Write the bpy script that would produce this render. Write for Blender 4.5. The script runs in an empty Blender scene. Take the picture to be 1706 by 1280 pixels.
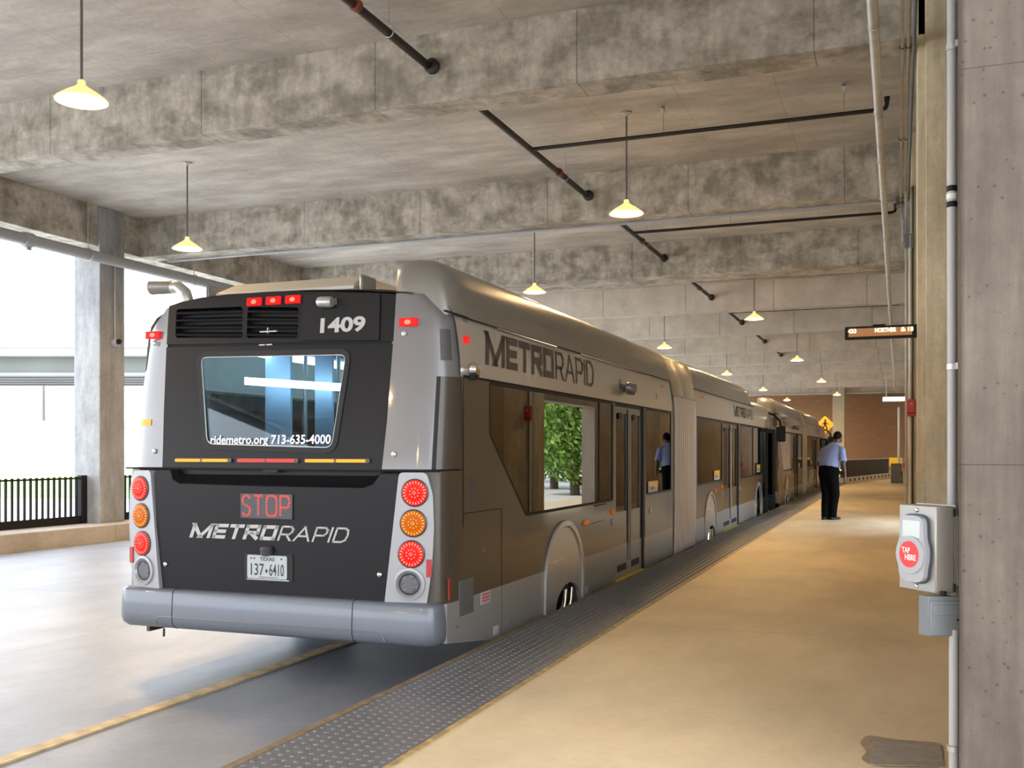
import bpy, bmesh, math, random
from mathutils import Vector, Matrix
from mathutils.geometry import tessellate_polygon
C = bpy.context
SC = C.scene
COL = SC.collection
PI = math.pi

# ------------------------------------------------------------------ camera, sky, sun, exposure
cam_d = bpy.data.cameras.new('camera')
cam_d.sensor_width = 36.0
cam_d.lens = 36.0 * 1680.0 / 1706.0
cam_d.shift_y = 112.0 / 1706.0
cam_d.clip_start = 0.05
cam_d.clip_end = 600
cam = bpy.data.objects.new('camera', cam_d)
cam.location = (0, 0, 1.30)
cam.rotation_euler = (PI / 2, 0, math.radians(20.914))
COL.objects.link(cam)
SC.camera = cam

world = bpy.data.worlds.new('sky')
SC.world = world
world.use_nodes = True
wn = world.node_tree.nodes
wl = world.node_tree.links
wn.clear()
w_out = wn.new('ShaderNodeOutputWorld')
w_bg = wn.new('ShaderNodeBackground')
w_co = wn.new('ShaderNodeTexCoord')
w_sep = wn.new('ShaderNodeSeparateXYZ')
w_rmp = wn.new('ShaderNodeValToRGB')
w_rmp.color_ramp.elements[0].position = 0.0
w_rmp.color_ramp.elements[0].color = (0.30, 0.29, 0.27, 1)
w_hor = w_rmp.color_ramp.elements.new(0.02)
w_hor.color = (0.90, 0.95, 1.0, 1)
w_rmp.color_ramp.elements[2].position = 0.9
w_rmp.color_ramp.elements[2].color = (0.66, 0.80, 1.0, 1)
wl.new(w_co.outputs['Generated'], w_sep.inputs[0])
wl.new(w_sep.outputs['Z'], w_rmp.inputs[0])
wl.new(w_rmp.outputs[0], w_bg.inputs['Color'])
w_bg.inputs['Strength'].default_value = 2.6
wl.new(w_bg.outputs[0], w_out.inputs[0])

sun_d = bpy.data.lights.new('sun', 'SUN')
sun_d.energy = 4.0
sun_d.angle = math.radians(1.0)
sun_d.color = (1.0, 0.96, 0.92)
sun = bpy.data.objects.new('sun', sun_d)
COL.objects.link(sun)
sun.location = (20, -30, 60)
sun.rotation_euler = Vector((-0.30, 0.62, -0.95)).to_track_quat('-Z', 'Y').to_euler()
LAMP_STRENGTH = 210.0

SC.view_settings.view_transform = 'Standard'
SC.view_settings.look = 'None'
SC.view_settings.gamma = 1.0
SC.view_settings.use_curve_mapping = False
SC.view_settings.exposure = 1.05
SC.render.film_transparent = False
SC.cycles.use_denoising = True
SC.cycles.max_bounces = 8
SC.cycles.diffuse_bounces = 5
SC.cycles.glossy_bounces = 4
SC.cycles.transmission_bounces = 4
SC.cycles.transparent_max_bounces = 10
SC.cycles.caustics_reflective = False
SC.cycles.caustics_refractive = False
SC.cycles.sample_clamp_indirect = 6.0

# ------------------------------------------------------------------ materials
def new_mat(name):
    m = bpy.data.materials.new(name)
    m.use_nodes = True
    return m, m.node_tree.nodes, m.node_tree.links, m.node_tree.nodes['Principled BSDF']

def mat(name, col, rough=0.5, metal=0.0, noise=0.0, scale=8.0, coat=0.0, emit=None, es=0.0, bump=0.0):
    m, n, l, b = new_mat(name)
    b.inputs['Base Color'].default_value = (*col, 1)
    b.inputs['Roughness'].default_value = rough
    b.inputs['Metallic'].default_value = metal
    if coat:
        b.inputs['Coat Weight'].default_value = coat
        b.inputs['Coat Roughness'].default_value = 0.06
    if emit:
        b.inputs['Emission Color'].default_value = (*emit, 1)
        b.inputs['Emission Strength'].default_value = es
    if noise or bump:
        tc = n.new('ShaderNodeTexCoord')
        tx = n.new('ShaderNodeTexNoise')
        tx.inputs['Scale'].default_value = scale
        tx.inputs['Detail'].default_value = 6
        l.new(tc.outputs['Object'], tx.inputs['Vector'])
        if noise:
            r = n.new('ShaderNodeValToRGB')
            r.color_ramp.elements[0].position = 0.3
            r.color_ramp.elements[1].position = 0.7
            r.color_ramp.elements[0].color = (*[c * (1 - noise) for c in col], 1)
            r.color_ramp.elements[1].color = (*[min(1, c * (1 + noise)) for c in col], 1)
            l.new(tx.outputs['Fac'], r.inputs[0])
            l.new(r.outputs[0], b.inputs['Base Color'])
        if bump:
            bp = n.new('ShaderNodeBump')
            bp.inputs['Strength'].default_value = bump
            bp.inputs['Distance'].default_value = 0.02
            l.new(tx.outputs['Fac'], bp.inputs['Height'])
            l.new(bp.outputs[0], b.inputs['Normal'])
    return m

def concrete(name, light, dark, patch=0.35, distort=0.15, scale=(0.5, 0.5, 0.8), joints=None, rough=0.8, streak=None, pits=0.0, contrast=(0.38, 0.62), spec=0.3, bump=0.15):
    """Cast concrete: big soft stains, streaks, fine mottling, optional formwork joints (axis, spacing, width, offset)."""
    m, n, l, b = new_mat(name)
    b.inputs['Roughness'].default_value = rough
    b.inputs['Specular IOR Level'].default_value = spec
    tc = n.new('ShaderNodeTexCoord')
    mp = n.new('ShaderNodeMapping')
    mp.inputs['Scale'].default_value = scale
    l.new(tc.outputs['Object'], mp.inputs[0])
    big = n.new('ShaderNodeTexNoise')
    big.inputs['Scale'].default_value = 1.6
    big.inputs['Detail'].default_value = 9
    big.inputs['Roughness'].default_value = 0.62
    big.inputs['Distortion'].default_value = distort
    l.new(mp.outputs[0], big.inputs['Vector'])
    r1 = n.new('ShaderNodeValToRGB')
    r1.color_ramp.elements[0].position = contrast[0]
    r1.color_ramp.elements[1].position = contrast[1]
    r1.color_ramp.elements[0].color = (*dark, 1)
    r1.color_ramp.elements[1].color = (*light, 1)
    l.new(big.outputs['Fac'], r1.inputs[0])
    cur = r1.outputs[0]
    fine = n.new('ShaderNodeTexNoise')
    fine.inputs['Scale'].default_value = 14
    fine.inputs['Detail'].default_value = 8
    fine.inputs['Roughness'].default_value = 0.7
    l.new(tc.outputs['Object'], fine.inputs['Vector'])
    def mul(fac_out, lo, hi, p0=0.3, p1=0.7):
        nonlocal cur
        rr = n.new('ShaderNodeMapRange')
        rr.inputs['From Min'].default_value = p0
        rr.inputs['From Max'].default_value = p1
        rr.inputs['To Min'].default_value = lo
        rr.inputs['To Max'].default_value = hi
        l.new(fac_out, rr.inputs['Value'])
        mx = n.new('ShaderNodeVectorMath')
        mx.operation = 'SCALE'
        l.new(cur, mx.inputs[0])
        l.new(rr.outputs[0], mx.inputs['Scale'])
        cur = mx.outputs[0]
    mul(fine.outputs['Fac'], 1 - patch * 0.5, 1 + patch * 0.5)
    if streak:
        ms = n.new('ShaderNodeMapping')
        ms.inputs['Scale'].default_value = streak
        l.new(tc.outputs['Object'], ms.inputs[0])
        ns = n.new('ShaderNodeTexNoise')
        ns.inputs['Scale'].default_value = 2.0
        ns.inputs['Detail'].default_value = 7
        ns.inputs['Roughness'].default_value = 0.6
        l.new(ms.outputs[0], ns.inputs['Vector'])
        mul(ns.outputs['Fac'], 1 - patch, 1 + patch * 0.7)
    if pits:
        vo = n.new('ShaderNodeTexVoronoi')
        vo.inputs['Scale'].default_value = 24
        nv = n.new('ShaderNodeTexNoise')
        nv.inputs['Scale'].default_value = 5
        l.new(tc.outputs['Object'], nv.inputs['Vector'])
        l.new(tc.outputs['Object'], vo.inputs['Vector'])
        sm = n.new('ShaderNodeMath'); sm.operation = 'MULTIPLY_ADD'
        l.new(nv.outputs['Fac'], sm.inputs[0])
        sm.inputs[1].default_value = -0.35
        l.new(vo.outputs['Distance'], sm.inputs[2])
        mul(sm.outputs[0], 1 - pits, 1.0, -0.12, -0.04)
    if joints:
        sx = n.new('ShaderNodeSeparateXYZ')
        l.new(tc.outputs['Object'], sx.inputs[0])
        for (ax, sp, wd, off) in joints:
            a1 = n.new('ShaderNodeMath'); a1.operation = 'ADD'
            l.new(sx.outputs[ax], a1.inputs[0]); a1.inputs[1].default_value = off + 1000 * sp
            a2 = n.new('ShaderNodeMath'); a2.operation = 'MODULO'
            l.new(a1.outputs[0], a2.inputs[0]); a2.inputs[1].default_value = sp
            a3 = n.new('ShaderNodeMath'); a3.operation = 'GREATER_THAN'
            l.new(a2.outputs[0], a3.inputs[0]); a3.inputs[1].default_value = wd
            mul(a3.outputs[0], 0.55, 1.0, 0.0, 1.0)
    l.new(cur, b.inputs['Base Color'])
    bp = n.new('ShaderNodeBump')
    bp.inputs['Strength'].default_value = bump
    bp.inputs['Distance'].default_value = 0.01
    l.new(fine.outputs['Fac'], bp.inputs['Height'])
    l.new(bp.outputs[0], b.inputs['Normal'])
    return m

def glass(name, tint, through, ior=1.7, rough=0.01, base=None):
    """Tinted pane: sees through with a tint, reflects by angle."""
    m, n, l, b = new_mat(name)
    n.remove(b)
    out = n['Material Output']
    tr = n.new('ShaderNodeBsdfTransparent')
    tr.inputs['Color'].default_value = (*[c * through for c in tint], 1)
    gl = n.new('ShaderNodeBsdfGlossy')
    gl.inputs['Roughness'].default_value = rough
    fr = n.new('ShaderNodeFresnel')
    fr.inputs['IOR'].default_value = ior
    mx = n.new('ShaderNodeMixShader')
    l.new(fr.outputs[0], mx.inputs[0])
    l.new(tr.outputs[0], mx.inputs[1])
    l.new(gl.outputs[0], mx.inputs[2])
    l.new(mx.outputs[0], out.inputs['Surface'])
    return m

def emis(name, col, s):
    m, n, l, b = new_mat(name)
    b.inputs['Base Color'].default_value = (*[c * 0.5 for c in col], 1)
    b.inputs['Emission Color'].default_value = (*col, 1)
    b.inputs['Emission Strength'].default_value = s
    b.inputs['Roughness'].default_value = 0.3
    b.inputs['Specular IOR Level'].default_value = 0.12
    return m

M = {}
M['slab'] = concrete('ceiling_concrete', (0.64, 0.60, 0.545), (0.47, 0.435, 0.385), patch=0.18, scale=(0.5, 0.9, 1), streak=(0.45, 1.7, 1), joints=[(0, 1.22, 0.006, 0.2), (1, 2.44, 0.006, 0.4)])
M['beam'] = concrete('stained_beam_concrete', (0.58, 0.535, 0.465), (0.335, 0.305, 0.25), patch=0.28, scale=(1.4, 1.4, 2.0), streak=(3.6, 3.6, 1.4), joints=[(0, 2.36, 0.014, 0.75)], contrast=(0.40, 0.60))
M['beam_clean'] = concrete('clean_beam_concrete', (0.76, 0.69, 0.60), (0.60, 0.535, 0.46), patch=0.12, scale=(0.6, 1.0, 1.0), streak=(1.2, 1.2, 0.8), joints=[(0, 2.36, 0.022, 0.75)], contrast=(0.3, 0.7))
M['column_grey'] = concrete('column_concrete', (0.40, 0.405, 0.41), (0.30, 0.305, 0.31), patch=0.2, scale=(1.5, 1.5, 0.7), streak=(3, 3, 0.7))
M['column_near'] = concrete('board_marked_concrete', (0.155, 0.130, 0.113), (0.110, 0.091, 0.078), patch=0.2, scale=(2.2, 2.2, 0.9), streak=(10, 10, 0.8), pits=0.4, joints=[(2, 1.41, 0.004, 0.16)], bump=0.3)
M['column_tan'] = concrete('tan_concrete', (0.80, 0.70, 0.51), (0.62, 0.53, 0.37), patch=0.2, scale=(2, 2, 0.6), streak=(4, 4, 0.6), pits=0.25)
M['wall'] = concrete('wall_concrete', (0.44, 0.37, 0.30), (0.34, 0.285, 0.23), patch=0.15, scale=(1, .6, .6))
M['road'] = concrete('road_concrete', (0.345, 0.36, 0.40), (0.28, 0.295, 0.33), patch=0.16, scale=(0.5, 0.35, 1), streak=(0.9, 0.5, 1), joints=[(0, 4.6, 0.012, 2.2), (1, 6.2, 0.012, 3.2)], rough=0.42, spec=0.45)
M['platform'] = concrete('platform_concrete', (0.76, 0.62, 0.42), (0.66, 0.525, 0.34), patch=0.10, scale=(0.5, 0.35, 1), streak=(1.0, 0.4, 1), rough=0.5, spec=0.35, joints=[(1, 5.9, 0.008, 4.4)])
M['curb'] = concrete('curb_concrete', (0.50, 0.44, 0.37), (0.38, 0.33, 0.27), patch=0.2, joints=[(1, 3.1, 0.012, 0.8)])
M['edge'] = mat('edge_steel', (0.26, 0.20, 0.12), 0.55, 0.3, noise=0.4, scale=18)
M['edge_tan'] = mat('yellowed_edge', (0.42, 0.30, 0.13), 0.55, 0, noise=0.35, scale=14)
M['tactile'] = mat('tactile_grey', (0.150, 0.153, 0.163), 0.42, 0.0, noise=0.12, scale=30)
M['line'] = mat('worn_yellow_line', (0.58, 0.44, 0.24), 0.6, 0, noise=0.3, scale=9)
M['brick'] = None
M['black'] = mat('black_paint', (0.012, 0.012, 0.013), 0.45)
M['black'].node_tree.nodes['Principled BSDF'].inputs['Specular IOR Level'].default_value = 0.2
M['black_pipe'] = mat('black_steel_pipe', (0.022, 0.017, 0.014), 0.5, 0.2, noise=0.4, scale=20)
M['rust'] = mat('rusty_fitting', (0.20, 0.05, 0.025), 0.6)
M['galv'] = mat('galvanised_steel', (0.50, 0.50, 0.49), 0.38, 0.75, noise=0.12, scale=25)
M['pvc'] = mat('pale_pipe', (0.62, 0.60, 0.54), 0.4, 0.1, noise=0.1, scale=6)
M['pvc_white'] = mat('white_painted_conduit', (0.42, 0.435, 0.46), 0.35)
M['drain'] = mat('grey_drain_pipe', (0.40, 0.41, 0.42), 0.45, 0.1)
M['dark_conduit'] = mat('dark_green_conduit', (0.10, 0.12, 0.11), 0.4, 0.3)
M['lamp_metal'] = mat('brushed_lamp_shade', (0.55, 0.46, 0.33), 0.35, 0.5, emit=(1.0, 0.52, 0.16), es=0.8)  # metal shade given its own glow, standing in for bloom around the lens
M['lamp_rod'] = mat('lamp_rod_grey', (0.20, 0.19, 0.18), 0.4, 0.6)
M['lamp_glow'] = emis('warm_lamp_lens', (1.0, 0.66, 0.30), LAMP_STRENGTH)
M['steel'] = mat('brushed_stainless', (0.36, 0.345, 0.325), 0.36, 0.6, noise=0.06, scale=3)
M['box_grey'] = mat('grey_enclosure', (0.17, 0.19, 0.215), 0.5)
M['white_plastic'] = mat('white_plastic', (0.40, 0.41, 0.46), 0.35)
M['gasket'] = mat('dark_gasket', (0.06, 0.075, 0.10), 0.5)
M['red'] = mat('red_sticker', (0.72, 0.045, 0.05), 0.45)
M['red_plastic'] = mat('red_plastic', (0.45, 0.03, 0.03), 0.35)
M['white'] = mat('white_lettering', (0.80, 0.80, 0.80), 0.5)
M['screen'] = mat('grey_screen', (0.50, 0.56, 0.58), 0.10, emit=(0.8, 0.9, 0.92), es=0.10)
M['asphalt'] = mat('asphalt', (0.10, 0.10, 0.10), 0.9, noise=0.15, scale=1.5)
M['grass'] = mat('grass', (0.22, 0.38, 0.09), 0.9, noise=0.4, scale=2)
M['pale_ground'] = mat('sunlit_paving', (0.62, 0.60, 0.56), 0.9, noise=0.06, scale=0.4)
M['bridge'] = mat('bridge_concrete', (0.40, 0.40, 0.40), 0.9, noise=0.06, scale=0.3)
M['bridge_dark'] = mat('bridge_girder', (0.20, 0.20, 0.20), 0.9, noise=0.1, scale=0.3)
M['leaf'] = mat('green_leaves', (0.22, 0.38, 0.06), 0.6, noise=0.6, scale=1.2)
M['bark'] = mat('bark', (0.14, 0.10, 0.07), 0.9, noise=0.3, scale=12)
M['yellow_sign'] = mat('orange_yellow_sign', (0.85, 0.36, 0.02), 0.5, emit=(1.0, 0.4, 0.02), es=0.10)
M['yellow'] = mat('yellow_paint', (0.85, 0.55, 0.02), 0.45)
M['plate'] = mat('access_plate', (0.33, 0.31, 0.29), 0.5, 0.3, noise=0.15, scale=20)
M['stain'] = mat('damp_stain', (0.33, 0.26, 0.18), 0.6, noise=0.15, scale=12)
# bus
M['charcoal'] = mat('charcoal_bus_paint', (0.0085, 0.0078, 0.0095), 0.36, 0.0, coat=0.0)
M['charcoal'].node_tree.nodes['Principled BSDF'].inputs['Specular IOR Level'].default_value = 0.22
M['brown'] = mat('dark_bronze_bus_paint', (0.070, 0.056, 0.041), 0.36, 0.15, coat=0.35)
M['silver'] = mat('silver_bus_paint', (0.19, 0.185, 0.195), 0.34, 0.2, coat=0.5)
M['silver_band'] = mat('champagne_silver_paint', (0.48, 0.455, 0.42), 0.30, 0.35, coat=0.6)
M['fairing'] = mat('grey_roof_fairing', (0.235, 0.22, 0.20), 0.36, 0.35, coat=0.3)
M['skirt'] = mat('grey_skirt_paint', (0.33, 0.335, 0.33), 0.38, 0.15, coat=0.2)
M['cover'] = mat('brightened_silver_paint', (0.52, 0.505, 0.48), 0.32, 0.3, coat=0.5)  # copy of the silver, lightened to make up for weak light on the side
M['bumper'] = mat('grey_bumper', (0.155, 0.172, 0.21), 0.36, 0.15, coat=0.35)
M['housing'] = mat('lamp_housing_silver', (0.36, 0.36, 0.385), 0.35, 0.3)
M['rubber'] = mat('black_rubber', (0.010, 0.010, 0.011), 0.65)
M['seam'] = mat('panel_seam', (0.004, 0.004, 0.004), 0.8)
M['tyre'] = mat('tyre_rubber', (0.016, 0.016, 0.016), 0.8, noise=0.2, scale=30)
M['chrome'] = mat('chrome', (0.75, 0.73, 0.70), 0.12, 1.0)
M['bellows'] = mat('grey_bellows', (0.24, 0.235, 0.23), 0.5, 0.0)
M['rib'] = mat('aluminium_rib', (0.85, 0.84, 0.83), 0.30, 0.25)
M['bellows_top'] = mat('pale_bellows_hood', (0.46, 0.43, 0.37), 0.4, 0.2)
M['door_metal'] = mat('dull_door_metal', (0.24, 0.22, 0.19), 0.4, 0.4)
M['window'] = glass('bronze_tinted_glass', (0.75, 0.66, 0.52), 0.15, ior=2.3)
M['grille'] = mat('dark_grille_grey', (0.12, 0.125, 0.125), 0.5)
M['rear_glass'] = glass('blue_grey_tinted_glass', (0.80, 0.93, 1.0), 0.62, ior=1.5)
M['door_glass'] = glass('dark_door_glass', (0.7, 0.75, 0.75), 0.16, ior=1.6)
M['red_lens'] = emis('red_lamp_lens', (0.9, 0.012, 0.012), 0.38)
M['red_led'] = emis('red_led', (1.0, 0.06, 0.045), 0.9)
M['red_hot'] = emis('red_led_core', (1.0, 0.12, 0.07), 1.5)
M['red_bar'] = emis('red_led_bar', (1.0, 0.03, 0.025), 1.1)
M['amber_lens'] = emis('amber_lamp_lens', (0.72, 0.15, 0.006), 0.16)
M['amber_led'] = emis('amber_led_bar', (1.0, 0.26, 0.01), 0.9)
M['amber_dot'] = mat('amber_facets', (0.75, 0.20, 0.02), 0.25, emit=(1.0, 0.3, 0.02), es=0.5)
M['reverse'] = mat('clear_grey_lens', (0.16, 0.16, 0.17), 0.2, 0.2)
M['lamp_ring'] = mat('dark_lamp_ring', (0.05, 0.05, 0.055), 0.35)
M['plate_white'] = mat('licence_plate_white', (0.44, 0.48, 0.48), 0.45)
M['plate_ink'] = mat('licence_plate_ink', (0.02, 0.025, 0.05), 0.5)
M['logo_white'] = mat('logo_pale_silver', (0.46, 0.45, 0.44), 0.45)
M['logo_brown'] = mat('logo_dark_bronze', (0.060, 0.047, 0.035), 0.4)
M['interior'] = mat('bus_interior_grey', (0.34, 0.38, 0.42), 0.6)
M['interior_dark'] = mat('bus_interior_dark', (0.10, 0.115, 0.13), 0.7)
M['seat'] = mat('bus_seat_blue', (0.05, 0.07, 0.13), 0.7)
M['strip_light'] = emis('cool_strip_light', (0.70, 0.92, 1.0), 9.0)
M['perforated'] = mat('pale_blue_partition', (0.42, 0.55, 0.72), 0.5, emit=(0.5, 0.7, 1.0), es=0.0)
M['vent'] = mat('dark_grey_grille', (0.09, 0.085, 0.085), 0.5, 0.3)
M['label_paper'] = mat('white_sticker', (0.55, 0.53, 0.51), 0.5)
# person
M['skin'] = mat('brown_skin', (0.085, 0.038, 0.022), 0.5, noise=0.1, scale=20)
M['hair'] = mat('short_dark_hair', (0.010, 0.008, 0.007), 0.85, noise=0.4, scale=90, bump=0.6)
M['hair'].node_tree.nodes['Principled BSDF'].inputs['Specular IOR Level'].default_value = 0.1
M['shirt'] = mat('light_blue_shirt', (0.22, 0.28, 0.52), 0.8, noise=0.06, scale=14, bump=0.25)
M['trousers'] = mat('black_trousers', (0.0025, 0.0025, 0.003), 0.95)
M['trousers'].node_tree.nodes['Principled BSDF'].inputs['Specular IOR Level'].default_value = 0.1
M['shoe'] = mat('black_shoe_leather', (0.02, 0.015, 0.012), 0.4)
M['green_glow'] = emis('green_device_light', (0.15, 0.9, 0.2), 1.2)

# brick wall
def brick_mat():
    m, n, l, b = new_mat('brown_brick')
    tc = n.new('ShaderNodeTexCoord')
    sp = n.new('ShaderNodeSeparateXYZ')
    cb = n.new('ShaderNodeCombineXYZ')
    l.new(tc.outputs['Object'], sp.inputs[0])
    l.new(sp.outputs['X'], cb.inputs['X'])
    l.new(sp.outputs['Z'], cb.inputs['Y'])
    br = n.new('ShaderNodeTexBrick')
    br.inputs['Scale'].default_value = 1.0
    br.inputs['Brick Width'].default_value = 0.40
    br.inputs['Row Height'].default_value = 0.20
    br.inputs['Mortar Size'].default_value = 0.008
    br.inputs['Color1'].default_value = (0.40, 0.22, 0.110, 1)
    br.inputs['Color2'].default_value = (0.45, 0.255, 0.13, 1)
    br.inputs['Mortar'].default_value = (0.35, 0.22, 0.13, 1)
    l.new(cb.outputs[0], br.inputs['Vector'])
    l.new(br.outputs['Color'], b.inputs['Base Color'])
    b.inputs['Roughness'].default_value = 0.85
    return m
M['brick'] = brick_mat()

# ------------------------------------------------------------------ mesh helpers (all coordinates are world metres)
class MB:
    def __init__(self):
        self.v = []; self.f = []
    def add(self, vs, fs):
        k = len(self.v)
        self.v += [tuple(p) for p in vs]
        self.f += [tuple(i + k for i in f) for f in fs]
        return self
    def box(self, x0, x1, y0, y1, z0, z1):
        if x0 > x1: x0, x1 = x1, x0
        if y0 > y1: y0, y1 = y1, y0
        if z0 > z1: z0, z1 = z1, z0
        vs = [(x0, y0, z0), (x1, y0, z0), (x1, y1, z0), (x0, y1, z0), (x0, y0, z1), (x1, y0, z1), (x1, y1, z1), (x0, y1, z1)]
        return self.add(vs, [(0, 3, 2, 1), (4, 5, 6, 7), (0, 1, 5, 4), (1, 2, 6, 5), (2, 3, 7, 6), (3, 0, 4, 7)])
    def obox(self, o, u, v, w):
        """box from corner o with edge vectors u, v, w"""
        o, u, v, w = map(Vector, (o, u, v, w))
        vs = [o, o + u, o + u + v, o + v, o + w, o + u + w, o + u + v + w, o + v + w]
        if u.cross(v).dot(w) < 0:
            fs = [(0, 1, 2, 3), (7, 6, 5, 4), (4, 5, 1, 0), (5, 6, 2, 1), (6, 7, 3, 2), (7, 4, 0, 3)]
        else:
            fs = [(0, 3, 2, 1), (4, 5, 6, 7), (0, 1, 5, 4), (1, 2, 6, 5), (2, 3, 7, 6), (3, 0, 4, 7)]
        return self.add(vs, fs)
    def tube(self, pts, r, n=12, cap=True):
        """round bar along a polyline; r a number or one radius per point"""
        pts = [Vector(p) for p in pts]
        rs = r if isinstance(r, (list, tuple)) else [r] * len(pts)
        k = len(self.v)
        prev = None
        for i, p in enumerate(pts):
            if i == 0: t = pts[1] - p
            elif i == len(pts) - 1: t = p - pts[-2]
            else: t = (pts[i + 1] - p).normalized() + (p - pts[i - 1]).normalized()
            t.normalize()
            if prev is None:
                a = Vector((0, 0, 1)) if abs(t.z) < 0.9 else Vector((1, 0, 0))
                u = t.cross(a).normalized()
            else:
                u = (prev - t * prev.dot(t)).normalized()
            prev = u
            w = t.cross(u)
            for j in range(n):
                q = 2 * PI * j / n
                self.v.append(tuple(p + (u * math.cos(q) + w * math.sin(q)) * rs[i]))
        for i in range(len(pts) - 1):
            for j in range(n):
                a = k + i * n + j; b = k + i * n + (j + 1) % n
                self.f.append((a, b, b + n, a + n))
        if cap:
            self.f.append(tuple(k + j for j in range(n))[::-1])
            self.f.append(tuple(k + (len(pts) - 1) * n + j for j in range(n)))
        return self
    def lathe(self, prof, c=(0, 0, 0), n=24, axis=(0, 0, 1), cap=True):
        """prof: (radius, distance along the axis)"""
        ax = Vector(axis).normalized()
        a = Vector((0, 0, 1)) if abs(ax.z) < 0.9 else Vector((1, 0, 0))
        u = a.cross(ax).normalized(); w = ax.cross(u)
        c = Vector(c); k = len(self.v)
        for (r, h) in prof:
            for j in range(n):
                q = 2 * PI * j / n
                self.v.append(tuple(c + ax * h + (u * math.cos(q) + w * math.sin(q)) * r))
        for i in range(len(prof) - 1):
            for j in range(n):
                p = k + i * n + j; q = k + i * n + (j + 1) % n
                self.f.append((p, q, q + n, p + n))
        if cap:
            self.f.append(tuple(k + j for j in range(n))[::-1])
            self.f.append(tuple(k + (len(prof) - 1) * n + j for j in range(n)))
        return self
    def grid(self, rows, closed=False, flip=False, capends=False):
        """rows of points, all the same length"""
        k = len(self.v); m = len(rows[0])
        for r in rows: self.v += [tuple(p) for p in r]
        for i in range(len(rows) - 1):
            for j in range(m if closed else m - 1):
                a = k + i * m + j; b = k + i * m + (j + 1) % m
                q = (a, b, b + m, a + m)
                self.f.append(q[::-1] if flip else q)
        if capends:
            a = tuple(range(k, k + m)); b = tuple(range(k + (len(rows) - 1) * m, k + len(rows) * m))
            self.f.append(a if flip else a[::-1]); self.f.append(b[::-1] if flip else b)
        return self
    def poly(self, loops, fn, thick=0.0, nrm=None):
        """filled 2-D outline (first loop) with holes (other loops), put in space by fn(u, v) -> point; nrm: outward direction"""
        loops = [list(L) for L in loops]
        flat = [p for L in loops for p in L]
        tris = tessellate_polygon([[Vector((p[0], p[1], 0)) for p in L] for L in loops])
        P3 = [Vector(fn(*p)) for p in flat]
        N = Vector(nrm).normalized() if nrm else None
        k = len(self.v)
        self.v += [tuple(p) for p in P3]
        ft = []
        for t in tris:
            a, b, c = P3[t[0]], P3[t[1]], P3[t[2]]
            nn = (b - a).cross(c - a)
            if nn.length < 1e-10: continue
            ft.append(t if (N is None or nn.dot(N) > 0) else t[::-1])
        self.f += [tuple(k + i for i in t) for t in ft]
        if thick and N is not None:
            k2 = len(self.v)
            self.v += [tuple(p - N * thick) for p in P3]
            self.f += [tuple(k2 + i for i in t[::-1]) for t in ft]
            s = 0
            for li, L in enumerate(loops):
                m = len(L)
                # orientation seen from outside
                ar = sum((P3[s + i]).cross(P3[s + (i + 1) % m]).dot(N) for i in range(m))
                ccw = ar > 0
                for i in range(m):
                    a = s + i; b = s + (i + 1) % m
                    q = (k + a, k2 + a, k2 + b, k + b)
                    if (li == 0) == ccw: self.f.append(q)
                    else: self.f.append(q[::-1])
                s += m
        return self
    def build(self, name, m, parent=None, smooth=35, bevel=0.0, seg=2, kind=None, link=True):
        me = bpy.data.meshes.new(name)
        off = Vector((0, 0, 0))
        if parent is not None:
            off = Vector(parent['_org']) if '_org' in parent else Vector((0, 0, 0))
        me.from_pydata([tuple(Vector(p) - off) for p in self.v], [], self.f)
        me.validate(clean_customdata=False)
        if isinstance(m, (list, tuple)):
            for q in m: me.materials.append(q)
        else:
            me.materials.append(m)
        if smooth:
            me.polygons.foreach_set('use_smooth', [True] * len(me.polygons))
            me.set_sharp_from_angle(angle=math.radians(smooth))
        me.update()
        o = bpy.data.objects.new(name, me)
        COL.objects.link(o)
        if parent is not None:
            o.parent = parent
            o['_org'] = tuple(off)
        if bevel:
            b = o.modifiers.new('soft_edges', 'BEVEL')
            b.width = bevel; b.segments = seg; b.limit_method = 'ANGLE'
            b.angle_limit = math.radians(40)
        if kind: o['kind'] = kind
        return o

def tag(o, label=None, cat=None, group=None, kind=None):
    if label: o['label'] = label
    if cat: o['category'] = cat
    if group: o['group'] = group
    if kind: o['kind'] = kind
    return o

def thing(name, loc, label, cat, group=None):
    o = bpy.data.objects.new(name, None)
    o.empty_display_size = 0.2
    o.location = loc
    o['_org'] = tuple(loc)
    COL.objects.link(o)
    return tag(o, label, cat, group)

def copy_tree(o, parent=None):
    c = o.copy()
    COL.objects.link(c)
    if parent is not None: c.parent = parent
    for ch in list(o.children): copy_tree(ch, c)
    return c

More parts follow.
